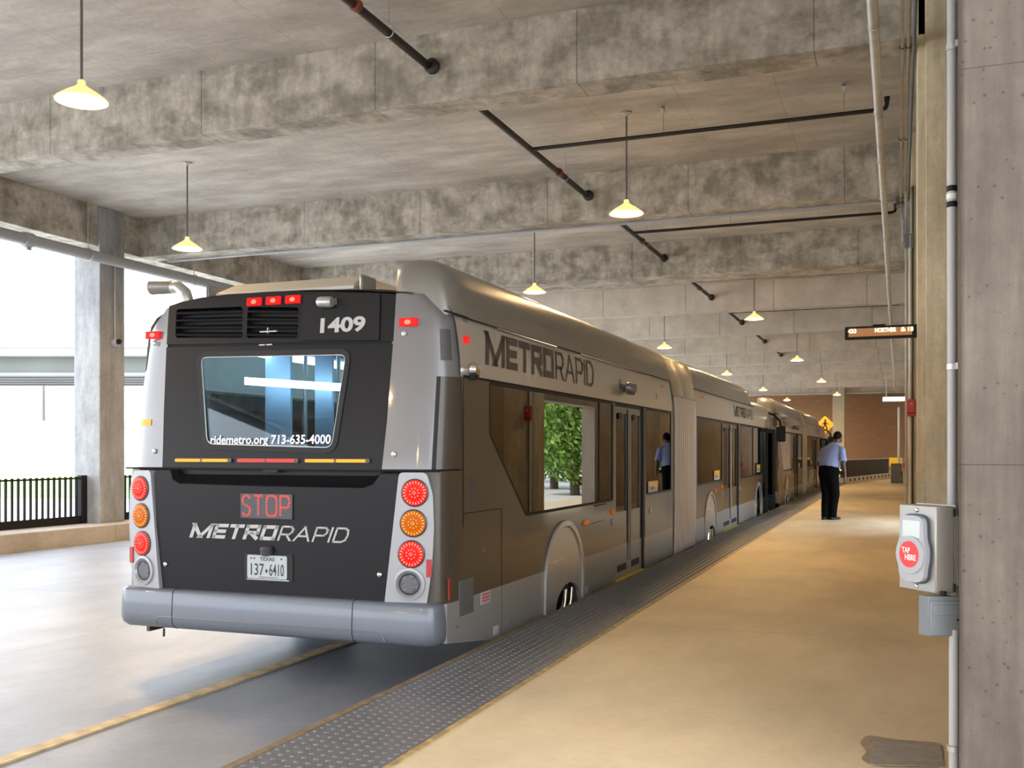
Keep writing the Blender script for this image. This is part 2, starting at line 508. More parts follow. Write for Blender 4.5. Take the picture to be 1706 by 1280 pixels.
# ---- writing: thick strokes and the built-in font
STROKES = {
    'M': (1.22, [((.0, 0), (.0, 1)), ((1, 0), (1, 1)), ((.0, 1), (.5, .0)), ((.5, .0), (1, 1))]),
    'E': (.68, [((0, 0), (0, 1)), ((0, 1), (1, 1)), ((0, .5), (.9, .5)), ((0, 0), (1, 0))]),
    'T': (.74, [((0, 1), (1, 1)), ((.5, 1), (.5, 0))]),
    'R': (.74, [((0, 0), (0, 1)), ((0, 1), (.8, 1)), ((.8, 1), (1, .85)), ((1, .85), (1, .6)), ((1, .6), (.8, .42)), ((.8, .42), (0, .42)), ((.55, .42), (1, 0))]),
    'O': (.80, [((.15, 0), (.85, 0)), ((.85, 0), (1, .15)), ((1, .15), (1, .85)), ((1, .85), (.85, 1)), ((.85, 1), (.15, 1)), ((.15, 1), (0, .85)), ((0, .85), (0, .15)), ((0, .15), (.15, 0))]),
    'b': (.80, [((0, 0), (1, 0)), ((1, 0), (1, 1)), ((1, 1), (0, 1)), ((0, 1), (0, 0))]),
    'r': (.78, [((0, 0), (0, 1)), ((0, 1), (1, 1)), ((1, 1), (1, .46)), ((1, .46), (0, .46)), ((.45, .42), (1, 0))]),
    'A': (.95, [((0, 0), (.5, 1)), ((.5, 1), (1, 0)), ((.2, .33), (.8, .33))]),
    'P': (.72, [((0, 0), (0, 1)), ((0, 1), (.8, 1)), ((.8, 1), (1, .85)), ((1, .85), (1, .6)), ((1, .6), (.8, .42)), ((.8, .42), (0, .42))]),
    'I': (.0, [((0, 0), (0, 1))]),
    'D': (.80, [((0, 0), (0, 1)), ((0, 1), (.65, 1)), ((.65, 1), (.92, .85)), ((.92, .85), (1, .5)), ((1, .5), (.92, .15)), ((.92, .15), (.65, 0)), ((.65, 0), (0, 0))]),
    'S': (.62, [((1, .85), (.8, 1)), ((.8, 1), (.2, 1)), ((.2, 1), (0, .82)), ((0, .82), (0, .64)), ((0, .64), (.2, .52)), ((.2, .52), (.8, .48)), ((.8, .48), (1, .36)), ((1, .36), (1, .18)), ((1, .18), (.8, 0)), ((.8, 0), (.2, 0)), ((.2, 0), (0, .15))]),
}
def stroke_layout(word, t, gap):
    """strokes of a word as 2-D segments at cap height 1, with the total width"""
    x = t / 2; segs = []
    for ch in word:
        w, ss = STROKES[ch]
        for (a, b) in ss:
            segs.append(((x + a[0] * w, t / 2 + a[1] * (1 - t)), (x + b[0] * w, t / 2 + b[1] * (1 - t))))
        x += w + t + gap
    return segs, x - gap - t / 2

def stroke_text(mb, parts, fn, u0, u1, v0, v1, shear=0.0, depth=0.003, nrm=None, only=None):
    """parts: (word, stroke, gap); laid in the box u0..u1, v0..v1 of the surface fn"""
    segs = []; x = 0
    for pi_, (wd, t, gap) in enumerate(parts):
        s, w = stroke_layout(wd, t, gap)
        if only is None or only == pi_: segs += [((a[0] + x, a[1]), (b[0] + x, b[1]), t) for a, b in s]
        x += w + gap * 1.4
    tot = x + shear
    def P(p):
        q = (p[0] + shear * p[1]) / tot
        return (u0 + (u1 - u0) * q, v0 + (v1 - v0) * p[1])
    for (a, b, t) in segs:
        d = Vector((b[0] - a[0], b[1] - a[1])); L = d.length
        d /= L
        nx = Vector((-d.y, d.x)) * t / 2
        diag = abs(d.x) > 0.25 and abs(d.y) > 0.6
        if diag:                      # keep slanted strokes inside the cap height
            h = Vector((t / 2 / abs(d.y) , 0))
            e = d * (t / 2 / abs(d.y))
            aa = Vector(a) - e; bb = Vector(b) + e
            q = [aa - h, aa + h, bb + h, bb - h]
        else:
            e = d * t / 2
            aa = Vector(a) - e; bb = Vector(b) + e
            q = [aa + nx, aa - nx, bb - nx, bb + nx]
        NQ = 5                        # cut along the stroke so that the letter follows a curved panel
        for k in range(NQ):
            c0, c1 = k / NQ, (k + 1) / NQ
            w_ = [q[0].lerp(q[3], c0), q[1].lerp(q[2], c0), q[1].lerp(q[2], c1), q[0].lerp(q[3], c1)]
            mb.poly([[P(p) for p in w_]], fn, depth, nrm)
    return mb

def font_text(mb, text, fn, u0, v0, height, bold=0.0, shear=0.0, width=None, align='L', spacing=1.0, depth=0.002):
    cu = bpy.data.curves.new('lettering', 'FONT')
    cu.body = text
    cu.size = 1.0
    cu.offset = bold
    cu.shear = shear
    cu.space_character = spacing
    cu.resolution_u = 3
    ob = bpy.data.objects.new('lettering', cu)
    COL.objects.link(ob)
    dg = C.evaluated_depsgraph_get()
    me = bpy.data.meshes.new_from_object(ob.evaluated_get(dg))
    xs = [v.co.x for v in me.vertices]; ys = [v.co.y for v in me.vertices]
    x0, x1 = min(xs), max(xs)
    ch = 0.715
    sv = height / ch
    su = (width / (x1 - x0)) if width else sv
    mbv = []
    for v in me.vertices:
        u = (v.co.x - x0) * su
        if align == 'C': u -= (x1 - x0) * su / 2
        mbv.append(fn(u0 + u, v0 + v.co.y * sv))
    fs = [tuple(p.vertices) for p in me.polygons]
    mb.add(mbv, fs)
    bpy.data.objects.remove(ob); bpy.data.curves.remove(cu); bpy.data.meshes.remove(me)
    return mb

def ring(cx, cy, r, n=24, ry=None):
    ry = ry or r
    return [(cx + r * math.cos(2 * PI * i / n), cy + ry * math.sin(2 * PI * i / n)) for i in range(n)]

def rrect(u0, u1, v0, v1, r, n=5):
    out = []
    for (cx, cy, a0) in ((u1 - r, v1 - r, 0), (u0 + r, v1 - r, 90), (u0 + r, v0 + r, 180), (u1 - r, v0 + r, 270)):
        for i in range(n + 1):
            a = math.radians(a0 + 90 * i / n)
            out.append((cx + r * math.cos(a), cy + r * math.sin(a)))
    return out

def rounded(pts, r, n=4):
    """round the corners of a 2-D polygon"""
    out = []; m = len(pts)
    for i in range(m):
        p = Vector(pts[i]); a = (Vector(pts[i - 1]) - p); b = (Vector(pts[(i + 1) % m]) - p)
        ra = min(r, a.length * .45, b.length * .45)
        A = p + a.normalized() * ra; B = p + b.normalized() * ra
        for k in range(n + 1):
            t = k / n
            out.append(tuple(A * (1 - t) ** 2 + p * 2 * t * (1 - t) + B * t * t))
    return out

def inset(pts, d):
    """move every corner of a 2-D polygon inwards by d"""
    m = len(pts); ar = sum(pts[i][0] * pts[(i + 1) % m][1] - pts[(i + 1) % m][0] * pts[i][1] for i in range(m))
    s = 1 if ar > 0 else -1
    out = []
    for i in range(m):
        p = Vector(pts[i]); a = (p - Vector(pts[i - 1])); b = (Vector(pts[(i + 1) % m]) - p)
        if a.length < 1e-9: a = b
        if b.length < 1e-9: b = a
        a.normalize(); b.normalize()
        na = Vector((-a.y, a.x)) * s; nb = Vector((-b.y, b.x)) * s
        q = (na + nb); q = q / max(0.3, q.dot(na)) if q.length > 1e-6 else na
        out.append(tuple(p + q * d))
    return out

# ------------------------------------------------------------------ the building
def struct(name, mb, m, label=None, cat=None, bevel=0.0, smooth=0, group=None):
    o = mb.build(name, m, None, smooth=smooth, bevel=bevel)
    return tag(o, label, cat, group, 'structure')

struct('floor_road', MB().box(-13.42, -2.57, -18, 71, -0.75, -0.35), M['road'])
struct('floor_platform', MB().box(-1.95, 3.0, -18, 71, -0.75, 0.0), M['platform'])
struct('trim_1', MB().box(-2.57, -1.95, -6, 71, -0.75, -0.014), M['edge'])            # bed under the tactile panels
struct('trim_2', MB().box(-2.592, -2.55, -6, 60, -0.10, 0.003), M['edge'])            # steel angle on the platform edge
struct('trim_3', MB().box(-1.972, -1.94, -6, 60, -0.05, 0.004), M['edge_tan'])        # strip between panels and concrete
struct('ceiling', MB().box(-14.6, 3.0, -18, 71, 5.88, 6.3), M['slab'])
for i, (y, t) in enumerate([(-13.6, .45), (-7.8, .45), (-1.9, .45), (4.1, .45), (10.0, .45), (15.95, .45), (21.7, 1.1), (27.7, .45), (33.45, .45), (39.5, .45), (45.3, .45), (51.1, .45), (57.0, .45), (63.0, .45), (69.0, .45)]):
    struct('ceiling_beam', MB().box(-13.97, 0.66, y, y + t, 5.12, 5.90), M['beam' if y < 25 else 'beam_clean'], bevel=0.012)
struct('ceiling_girder', MB().box(-14.5, -13.95, -18, 71, 5.13, 5.90), M['beam'], bevel=0.012)
struct('curb_road', MB().box(-14.75, -13.42, -18, 71, -0.75, -0.045), M['curb'], bevel=0.02)
struct('column_roadside', MB().box(-14.52, -13.90, 14.83, 15.48, -0.35, 5.88), M['column_grey'], bevel=0.02)
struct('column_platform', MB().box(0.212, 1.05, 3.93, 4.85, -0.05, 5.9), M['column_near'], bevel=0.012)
cb = MB()
cb.box(0.24, 0.95, 9.93, 10.75, -0.05, 5.9)
cb.box(0.172, 0.245, 10.0, 10.62, -0.05, 5.9)
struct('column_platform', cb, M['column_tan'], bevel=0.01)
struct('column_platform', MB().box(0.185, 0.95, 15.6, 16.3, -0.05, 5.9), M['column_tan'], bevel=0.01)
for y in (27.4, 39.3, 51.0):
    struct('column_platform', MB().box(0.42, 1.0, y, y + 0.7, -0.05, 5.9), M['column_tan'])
w = MB()
w.box(0.66, 0.95, 4.5, 17.3, -0.1, 5.9)
w.box(0.66, 0.95, 17.3, 21.0, 2.25, 5.9)
w.box(0.66, 0.95, 21.0, 71, -0.1, 5.9)
struct('wall_right', w, M['wall'])
struct('ground_behind', MB().box(-14.75, 60, -60, -18, -0.9, -0.36), M['asphalt'])
struct('wall_far', MB().box(-14.6, 3.0, 71, 71.4, -0.75, 6.3), M['brick'])
struct('column_far', MB().box(-3.90, -3.16, 68.0, 68.6, -0.4, 5.9), concrete('cream_concrete', (0.62, 0.55, 0.40), (0.54, 0.47, 0.34), patch=0.1), bevel=0.02)
struct('floor_outside', MB().box(3.0, 60, -18, 71, -0.5, -0.02), M['pale_ground'])

# outside, beyond the roadside fence
struct('ground_outside', MB().box(-140, -14.75, -60, 160, -1.0, -0.30), M['pale_ground'])
U = Vector((0.934, 0.357, 0)); Vv = Vector((-0.357, 0.934, 0))
base = Vector((-46, 46.6, 0))
gr = MB()
gr.grid([[base + U * s - Vv * 26 + Vector((0, 0, -.32)), base + U * s - Vv * 23 + Vector((0, 0, .02)), base + U * s - Vv * 19 + Vector((0, 0, .32)), base + U * s - Vv * 14 + Vector((0, 0, .42)), base + U * s - Vv * 13 + Vector((0, 0, -.32))] for s in range(-36, 18, 4)], flip=True)
tag(gr.build('grass_bank', M['grass']), 'bright green grass bank beyond the roadside fence', 'grass', kind='stuff')
rw = MB()
rw.obox(base - U * 60 - Vv * 7 + Vector((0, 0, -.3)), U * 80, Vv * 1.2, Vector((0, 0, 2.9)))
rw.obox(base - U * 60 - Vv * 7.15 + Vector((0, 0, 2.6)), U * 80, Vv * 1.4, Vector((0, 0, .3)))
struct('wall_outside', rw, M['pale_ground'])

# overpass
ov = thing('overpass', (-46, 46.6, 0), 'pale concrete highway overpass crossing behind the roadside column', 'bridge')
U = Vector((0.934, 0.357, 0)); Vv = Vector((-0.357, 0.934, 0))
base = Vector((-46, 46.6, 0))
MB().obox(base - U * 60 + Vector((0, 0, 7.45)), U * 84, Vv * 0.3, Vector((0, 0, 1.42))).build('parapet', M['bridge'], ov, bevel=0.05)
MB().obox(base - U * 60 + Vv * 0.1 + Vector((0, 0, 7.0)), U * 84, Vv * 11, Vector((0, 0, 0.45))).build('deck', M['bridge'], ov)
for k in range(5):
    g = MB()
    g.obox(base - U * 60 + Vv * (1.0 + k * 2.2) + Vector((0, 0, 5.95)), U * 84, Vv * 0.5, Vector((0, 0, 1.05)))
    g.obox(base - U * 60 + Vv * (0.8 + k * 2.2) + Vector((0, 0, 5.85)), U * 84, Vv * 0.9, Vector((0, 0, 0.2)))
    g.build('girder', M['bridge_dark'], ov)
for s in (-34, 20):
    MB().obox(base + U * s + Vv * 2 + Vector((0, 0, -0.6)), U * 1.6, Vv * 7, Vector((0, 0, 6.5))).build('pier', M['bridge'], ov)
for (s, d, lab) in ((-3.5, 14, 'slim dark light pole standing beyond the overpass, beside the roadside column'), (-8.0, 14, 'slim dark light pole standing beyond the overpass, at the picture edge')):
    p = base + U * s + Vv * d
    t = thing('light_pole', (p.x, p.y, -0.3), lab, 'pole', 'light poles beyond the overpass')
    MB().tube([(p.x, p.y, -0.3), (p.x, p.y, 7.0)], [0.14, 0.09], 8).build('pole', M['lamp_rod'], t)
    MB().box(p.x - .25, p.x + .25, p.y - .25, p.y + .25, -0.3, 0.1).build('base', M['bridge'], t)
    MB().tube([(p.x, p.y, 6.9), (p.x + .5, p.y - .4, 7.3), (p.x + 1.6, p.y - 1.2, 7.4)], 0.06, 6).build('arm', M['lamp_rod'], t)

# roadside fence sections
def fence(y0, y1, label):
    t = thing('picket_fence', (-14.2, (y0 + y1) / 2, -0.045), label, 'fence', 'roadside picket fence sections')
    MB().box(-14.225, -14.175, y0, y1, -0.045, 0.10).build('bottom_rail', M['black'], t)
    MB().box(-14.215, -14.185, y0, y1, 0.78, 0.81).build('top_rail', M['black'], t)
    n = int((y1 - y0) / 0.132)
    for i in range(n):
        y = y0 + 0.06 + i * 0.132
        MB().box(-14.217, -14.183, y - 0.017, y + 0.017, 0.09, 0.83).build('picket', M['black'], t)
    MB().box(-14.25, -14.15, y1 - 0.16, y1 - 0.02, -0.045, 0.85).build('end_plate', M['black'], t)
fence(4.6, 14.80, 'black metal picket fence ending in front of the grey roadside column')
fence(15.50, 27.6, 'black metal picket fence starting behind the grey roadside column')

# trees seen through the side opening (in the bus windows' reflection)
def tree(x, y, h, r, seed, label):
    rnd = random.Random(seed)
    t = thing('leafy_tree', (x, y, 0), label, 'tree', 'trees outside the side opening')
    tr = MB().tube([(x, y, -0.05), (x + .05, y, h * .3), (x, y + .05, h * .6), (x + .1, y, h * .85)], [.16, .12, .08, .03], 8)
    for k in range(6):
        a = k * 1.05; z = h * (.32 + .08 * k)
        tr.tube([(x, y, z), (x + math.cos(a) * r * .4, y + math.sin(a) * r * .4, z + .5), (x + math.cos(a) * r * .8, y + math.sin(a) * r * .8, z + .8)], [.05, .035, .012], 6)
    tr.build('trunk', M['bark'], t)
    L = MB()
    for k in range(5200):
        while True:
            p = Vector((rnd.uniform(-1, 1), rnd.uniform(-1, 1), rnd.uniform(-1, 1)))
            if 0.15 < p.length < 1: break
        p = Vector((x + p.x * r, y + p.y * r, h * .52 + p.z * h * .46))
        q = Vector((rnd.uniform(-1, 1), rnd.uniform(-1, 1), rnd.uniform(-.4, 1))).normalized()
        s = rnd.uniform(.06, .14)
        a = q.orthogonal().normalized() * s; b = q.cross(a).normalized() * s * .55
        L.add([p - a, p + b, p + a + q * s * .2, p - b], [(0, 1, 2, 3)])
    L.build('foliage', M['leaf'], t, smooth=0)
tree(3.6, 29.0, 4.6, 1.6, 1, 'green leafy tree outside the side opening, mirrored in the rear side window')
tree(5.8, 33.6, 5.4, 2.1, 2, 'green tree standing outside just behind the one mirrored in the rear window')
tree(9.2, 41.0, 6.5, 2.6, 3, 'taller green leafy tree outside, set back from the building wall')
tree(3.6, 39.5, 5.0, 1.6, 4, 'green leafy tree outside, close along the building wall')

# ------------------------------------------------------------------ tactile panels along the platform edge
def dome_panel(y0, n_len):
    """one panel of truncated domes"""
    m = MB()
    x0, x1 = -2.548, -1.974
    m.box(x0, x1, y0 + 0.0015, y0 + 1.2185, -0.014, 0.001)
    nx = 10; ny = 20
    sx = (x1 - x0) / nx; sy = 1.22 / ny
    for j in range(ny):
        for i in range(nx):
            cx = x0 + (i + .5) * sx; cy = y0 + (j + .5) * sy
            k = len(m.v)
            for (r, z) in ((.0140, .001), (.0108, .0056), (.0062, .0066)):
                for q in range(8):
                    a = PI / 4 * q
                    m.v.append((cx + r * math.cos(a), cy + r * math.sin(a), z))
            for ri in range(2):
                for q in range(8):
                    a = k + ri * 8 + q; b = k + ri * 8 + (q + 1) % 8
                    m.f.append((a, b, b + 8, a + 8))
            m.f.append(tuple(k + 16 + q for q in range(8)))
    return m
proto = dome_panel(2.06, 20).build('tactile_panel', M['tactile'], None, smooth=0)
tag(proto, 'grey tactile paving panel of raised domes set along the platform edge', 'tactile paving', 'tactile panels along the platform edge')
for i in range(1, 33):
    c = proto.copy(); COL.objects.link(c)
    c.location = (0, 1.22 * i, 0)

# road markings
tag(MB().box(-4.49, -4.385, -3, 62, -0.352, -0.338).build('road_line', M['line'], smooth=0), 'worn pale yellow strip running along the road under the bus', 'road line', kind='structure')

# ------------------------------------------------------------------ pendant lamps
ORD = ['first', 'second', 'third', 'fourth', 'fifth', 'sixth']
def make_lamp():
    t = thing('pendant_lamp', (0, 0, 0), 'x', 'pendant lamp', 'pendant lamps under the ceiling')
    MB().lathe([(0.075, 5.88), (0.075, 5.865), (0.04, 5.845), (0.018, 5.83)], n=20).build('canopy', M['galv'], t)
    MB().tube([(0, 0, 5.85), (0, 0, 4.67)], 0.0125, 10).build('rod', M['lamp_rod'], t)
    MB().lathe([(0.022, 4.70), (0.034, 4.69), (0.036, 4.655), (0.07, 4.628), (0.14, 4.585), (0.21, 4.535), (0.232, 4.515), (0.232, 4.505), (0.222, 4.507), (0.13, 4.575), (0.02, 4.64)], n=32, cap=False).build('shade', M['lamp_metal'], t)
    MB().lathe([(0.195, 4.530), (0.195, 4.516), (0.15, 4.506), (0.0005, 4.500)], n=28).build('lens', M['lamp_glow'], t)
    return t
lamp0 = make_lamp()
spots = []
for i, (x, y) in enumerate([(-3.42, 13.28), (-3.25, 25.0), (-3.32, 37.0), (-3.28, 48.7), (-3.22, 60.4)]):
    spots.append((x, y, 'warm glowing pendant lamp, %s along the row on the platform side' % ORD[i]))
for i, (x, y) in enumerate([(-6.98, 7.22), (-6.85, 19.2), (-6.77, 31.0), (-6.68, 42.7), (-6.6, 54.3), (-6.5, 65.6)]):
    spots.append((x, y, 'warm glowing pendant lamp, %s along the row above the buses' % ORD[i]))
for i, (x, y) in enumerate([(-10.52, 13.1), (-10.4, 25.0), (-10.4, 37.0), (-10.4, 49.0)]):
    spots.append((x, y, 'warm glowing pendant lamp, %s along the row over the far lane by the road curb' % ORD[i]))
for i, (x, y) in enumerate([(-6.98, -4.6), (-10.4, 1.5), (-3.4, -10.2), (-10.4, -10.2)]):
    spots.append((x, y, 'warm glowing pendant lamp, %s of those hanging over the rear lanes behind the viewer' % (ORD + ['seventh'])[i]))
for i, (x, y, lab) in enumerate(spots):
    t = lamp0 if i == 0 else copy_tree(lamp0)
    t.location = (x, y, 0)
    t['label'] = lab

# ------------------------------------------------------------------ sprinkler pipework
t = thing('sprinkler_pipework', (-4.78, 13, 5.5), 'black steel sprinkler main with side branches, threading through the ceiling beams', 'sprinkler pipe')
xm = -4.79
MB().tube([(xm, -6, 5.5), (xm + .06, 47, 5.5)], 0.044, 14).build('main_pipe', M['black_pipe'], t)
for y in (10.0, 15.95, 21.7, 27.7, 33.45, 39.5, 45.3):
    MB().lathe([(0.055, 0), (0.085, .02), (0.085, .06), (0.06, .075)], c=(xm + .05, y - .08, 5.5), axis=(0, 1, 0), n=20).build('flange', M['black_pipe'], t)
for y in (8.3, 14.4, 19.7, 25.9):
    MB().lathe([(0.05, 0), (0.062, .01), (0.062, .07), (0.05, .08)], c=(xm + .03, y, 5.5), axis=(0, 1, 0), n=16).build('coupling', M['rust'], t)
for y in (9.0, 14.75, 20.1, 26.2):
    h = MB().tube([(xm + .03, y, 5.56), (xm + .03, y, 5.88)], 0.006, 6)
    rr = [(xm + .03 + .052 * math.cos(a * PI / 8), y, 5.51 + .06 * math.sin(a * PI / 8)) for a in range(17)]
    h.tube(rr, 0.006, 6, cap=False)
    h.build('hanger', M['galv'], t)
for (y, x1) in ((13.2, -0.12), (18.95, -0.03), (24.95, 0.08), (30.9, 0.1), (36.8, 0.1)):
    b = MB().tube([(xm, y, 5.5), (x1 - .06, y, 5.5), (x1 - .015, y, 5.515), (x1, y, 5.56), (x1, y, 5.64)], 0.027, 10)
    b.lathe([(0.036, 0), (0.036, .05)], c=(x1, y, 5.6), n=10)
    b.build('branch_pipe', M['black_pipe'], t)
    for x in (-2.9, -0.62):
        h = MB().tube([(x, y, 5.52), (x, y, 5.78)], 0.007, 6)
        h.obox((x - .02, y - .07, 5.76), (.04, 0, 0), (0, .12, .06), (0, -.02, .06))
        h.build('hanger', M['galv'], t)

# ------------------------------------------------------------------ pipes and conduits
def clips(t, pts, r, axis, m):
    for p in pts:
        MB().lathe([(r + .002, -.012), (r + .007, -.010), (r + .007, .010), (r + .002, .012)], c=p, axis=axis, n=16).build('clip', m, t)

t = thing('overhead_pipe', (-0.18, 12, 5.0), 'thick pale pipe running lengthwise under the beams above the platform', 'pipe')
MB().tube([(-0.205, -4, 5.0), (-0.14, 62, 5.0)], 0.046, 16).build('pipe', M['pvc'], t)
clips(t, [(-0.195, y, 5.0) for y in (9.3, 11.7, 13.6, 15.7, 18.6, 22.6, 28)], 0.046, (0, 1, 0), M['galv'])
for y in (10.2, 16.15, 22, 27.9):
    MB().tube([(-0.19, y, 5.04), (-0.19, y, 5.14)], 0.008, 6).build('hanger', M['galv'], t)

for (x, lab) in ((0.030, 'thin pale conduit under the beams, next to the thick overhead pipe'), (0.085, 'thin pale conduit under the beams, next to the platform columns')):
    t = thing('overhead_conduit', (x, 12, 5.06), lab, 'conduit', 'pair of thin overhead conduits')
    MB().tube([(x, -4, 5.06), (x + .02, 20.5, 5.06)], 0.017, 10).build('conduit', M['pvc'], t)
    clips(t, [(x + .01, y, 5.06) for y in (10.05, 13.0, 16.0)], 0.017, (0, 1, 0), M['dark_conduit'])

t = thing('drain_pipe', (-13.72, 13, 4.9), 'large grey drain pipe hung lengthwise along the roadside girder', 'pipe')
MB().tube([(-13.72, -8, 4.87), (-13.72, 62, 4.87)], 0.10, 20).build('pipe', M['drain'], t)
for y in (12.98, 21.0):
    MB().lathe([(0.10, -.09), (0.125, -.085), (0.125, .085), (0.10, .09)], c=(-13.72, y, 4.87), axis=(0, 1, 0), n=20).build('coupling', M['drain'], t)
    MB().box(-13.75, -13.69, y - .03, y + .06, 4.70, 4.76).build('bracket', M['drain'], t)
for y in (14.35, 17.3, 20.0):
    h = MB().tube([(-13.72, y, 4.98), (-13.72, y, 5.88)], 0.008, 6)
    h.tube([(-13.72 + .115 * math.cos(a * PI / 6), y, 4.87 + .115 * math.sin(a * PI / 6)) for a in range(13)], 0.009, 6, cap=False)
    h.build('hanger', M['galv'], t)

t = thing('beam_conduit', (-6, 16.3, 5.09), 'pale thin conduit strapped under the beam that meets the roadside column', 'conduit')
MB().tube([(-13.6, 16.33, 5.085), (0.02, 16.33, 5.085)], 0.022, 10).build('conduit', M['pvc_white'], t)
clips(t, [(x, 16.33, 5.085) for x in (-11, -8.6, -6.2, -3.8, -1.4)], 0.022, (1, 0, 0), M['galv'])
MB().box(-0.02, 0.10, 16.22, 16.42, 5.0, 5.12).build('junction_box', M['box_grey'], t)
MB().tube([(0.05, 16.25, 5.02), (0.06, 15.9, 4.85), (0.075, 15.54, 4.62), (0.075, 15.54, 4.30)], 0.02, 10).build('elbow', M['pvc_white'], t)

t = thing('cross_pipe', (-6, 68.6, 4.9), 'thin pale pipe crossing high in front of the far brick wall', 'pipe')
MB().tube([(-13.5, 68.55, 5.05), (0.6, 68.55, 5.05)], 0.06, 8).build('pipe', M['pvc'], t)
for x in (-6, -4.5, -2.2, -0.2):
    MB().tube([(x, 68.55, 5.05), (x, 68.55, 5.88)], 0.02, 6).build('hanger', M['pvc'], t)

# riser on the near column
t = thing('conduit_riser', (0.191, 4.10, 1.09), 'white conduit rising up the near column face above the card reader', 'conduit')
MB().tube([(0.1925, 4.165, 0.80), (0.1925, 4.165, 5.88)], 0.0168, 16).build('conduit', M['pvc_white'], t)
for z in (2.30, 1.80):
    pass
for (z, m) in ((2.295, M['black']), (2.265, M['white']), (2.235, M['black'])):
    MB().lathe([(0.017, -.011), (0.0195, -.009), (0.0195, .009), (0.017, .011)], c=(0.1925, 4.165, z), n=16).build('coupling_ring', m, t)
for z in (1.62, 2.83):
    k = MB().lathe([(0.017, -.012), (0.0205, -.011), (0.0205, .011), (0.017, .012)], c=(0.1925, 4.165, z), n=16)
    k.box(0.203, 0.214, 4.12, 4.205, z - .012, z + .012)
    k.build('strap', M['galv'], t)

t = thing('conduit_riser', (0.15, 15.55, 0), 'pair of pale conduits rising up the third platform column', 'conduit')
MB().tube([(0.12, 15.575, 0.0), (0.12, 15.575, 5.1)], 0.020, 10).build('conduit', M['pvc_white'], t)
MB().tube([(0.17, 15.55, 0.0), (0.17, 15.55, 4.4)], 0.022, 10).build('conduit', M['pvc'], t)
MB().tube([(0.205, 15.57, 0.0), (0.205, 15.57, 5.1)], 0.014, 8).build('conduit', M['dark_conduit'], t)
MB().box(0.10, 0.21, 15.53, 15.60, 4.22, 4.42).build('junction_box', M['box_grey'], t)

t = thing('dark_conduit', (0.165, 10, 5.2), 'dark green conduit pair bending down beside the second platform column', 'conduit')
MB().tube([(0.142, 4.6, 5.02), (0.142, 11.0, 5.02), (0.142, 12.5, 4.95), (0.142, 15.3, 4.85)], 0.016, 10).build('conduit', M['dark_conduit'], t)
MB().tube([(0.142, 4.6, 5.065), (0.142, 9.9, 5.065), (0.142, 15.3, 5.05)], 0.014, 10).build('conduit', M['dark_conduit'], t)

t = thing('column_conduit', (-13.88, 15.3, 3.4), 'slim pale conduit dropping down the roadside column to the camera', 'conduit')
MB().tube([(-13.885, 15.2, 5.05), (-13.885, 15.2, 3.46)], 0.014, 8).build('conduit', M['pvc'], t)
clips(t, [(-13.885, 15.2, 4.4)], 0.014, (0, 0, 1), M['galv'])

# dome camera on the roadside column
t = thing('security_camera', (-13.88, 15.2, 3.36), 'white round security camera fixed to the grey roadside column', 'security camera')
MB().lathe([(0.09, 0), (0.095, .02), (0.085, .07), (0.06, .09)], c=(-13.90, 15.2, 3.36), axis=(1, 0, 0), n=20).build('housing', M['white_plastic'], t)
MB().lathe([(0.055, .06), (0.05, .12), (0.03, .145), (0.002, .15)], c=(-13.89, 15.2, 3.37), axis=(1, 0.1, 0.1), n=16).build('dome', M['black'], t)

# ------------------------------------------------------------------ card reader on the near column
Vd = Vector
fr = Vd((-0.66, 0.7513, 0)).normalized()      # along the reader face, away from the viewer
sd = Vd((0.934, 0.357, 0))                    # along the box side
C0 = Vd((0.202 - 0.934 * 0.074, 4.09 - 0.357 * 0.074, 0.769))   # near bottom corner of the reader face
t = thing('card_reader', tuple(C0), 'stainless steel fare card reader box with red tap target on the near column', 'card reader')
MB().obox(C0, fr * 0.192, sd * 0.070, Vd((0, 0, 0.326))).build('enclosure', M['steel'], t, bevel=0.004)
MB().obox(C0 + sd * 0.071 - fr * 0.001 + Vd((0, 0, -.004)), fr * 0.194, sd * 0.006, Vd((0, 0, 0.334))).build('back_plate', M['steel'], t)
nf = -fr.cross(Vd((0, 0, 1)))
nf = Vd((fr.y, -fr.x, 0))
if nf.x > 0: nf = -nf                          # out of the face
def RF(u, v, d=0.0):                           # u from the far edge to the near edge, v up
    return C0 + fr * (0.192 - u) + Vd((0, 0, v)) + nf * d
body_o = [(.030, .060), (.042, .045), (.066, .036), (.098, .034), (.130, .036), (.150, .045), (.160, .060), (.163, .090), (.172, .125), (.172, .165), (.160, .200), (.157, .262), (.150, .278), (.130, .286), (.096, .288), (.062, .286), (.043, .278), (.036, .262), (.033, .200), (.018, .165), (.018, .125), (.027, .090)]
def slab2(name, outline, d0, d1, m, r=0.01, bevel=0.0):
    o = rounded(outline, r, 3)
    return MB().poly([o], lambda u, v: RF(u, v, d1), d1 - d0, nf).build(name, m, t, bevel=bevel)
slab2('gasket', inset(body_o, -0.006), 0.0, 0.008, M['gasket'])
slab2('reader_body', body_o, 0.007, 0.028, M['white_plastic'], bevel=0.005)
slab2('display', [(.052, .205), (.141, .205), (.141, .268), (.052, .268)], 0.027, 0.0292, M['screen'], r=.004)
MB().poly([ring(.095, .138, .072, 36)], lambda u, v: RF(u, v, .037), .012, nf).build('target_ring', M['white_plastic'], t, bevel=0.003)
red = MB().poly([ring(.095, .140, .050, 36)], lambda u, v: RF(u, v, .0384), .002, nf).build('tap_target', M['red'], t)
tx = MB()
font_text(tx, 'TAP', lambda u, v: RF(u, v, .0390), .060, .145, .021, bold=.03, width=.042)
font_text(tx, 'HERE', lambda u, v: RF(u, v, .0390), .075, .119, .021, bold=.03, width=.058)
tx.build('target_lettering', M['white'], t, smooth=0)
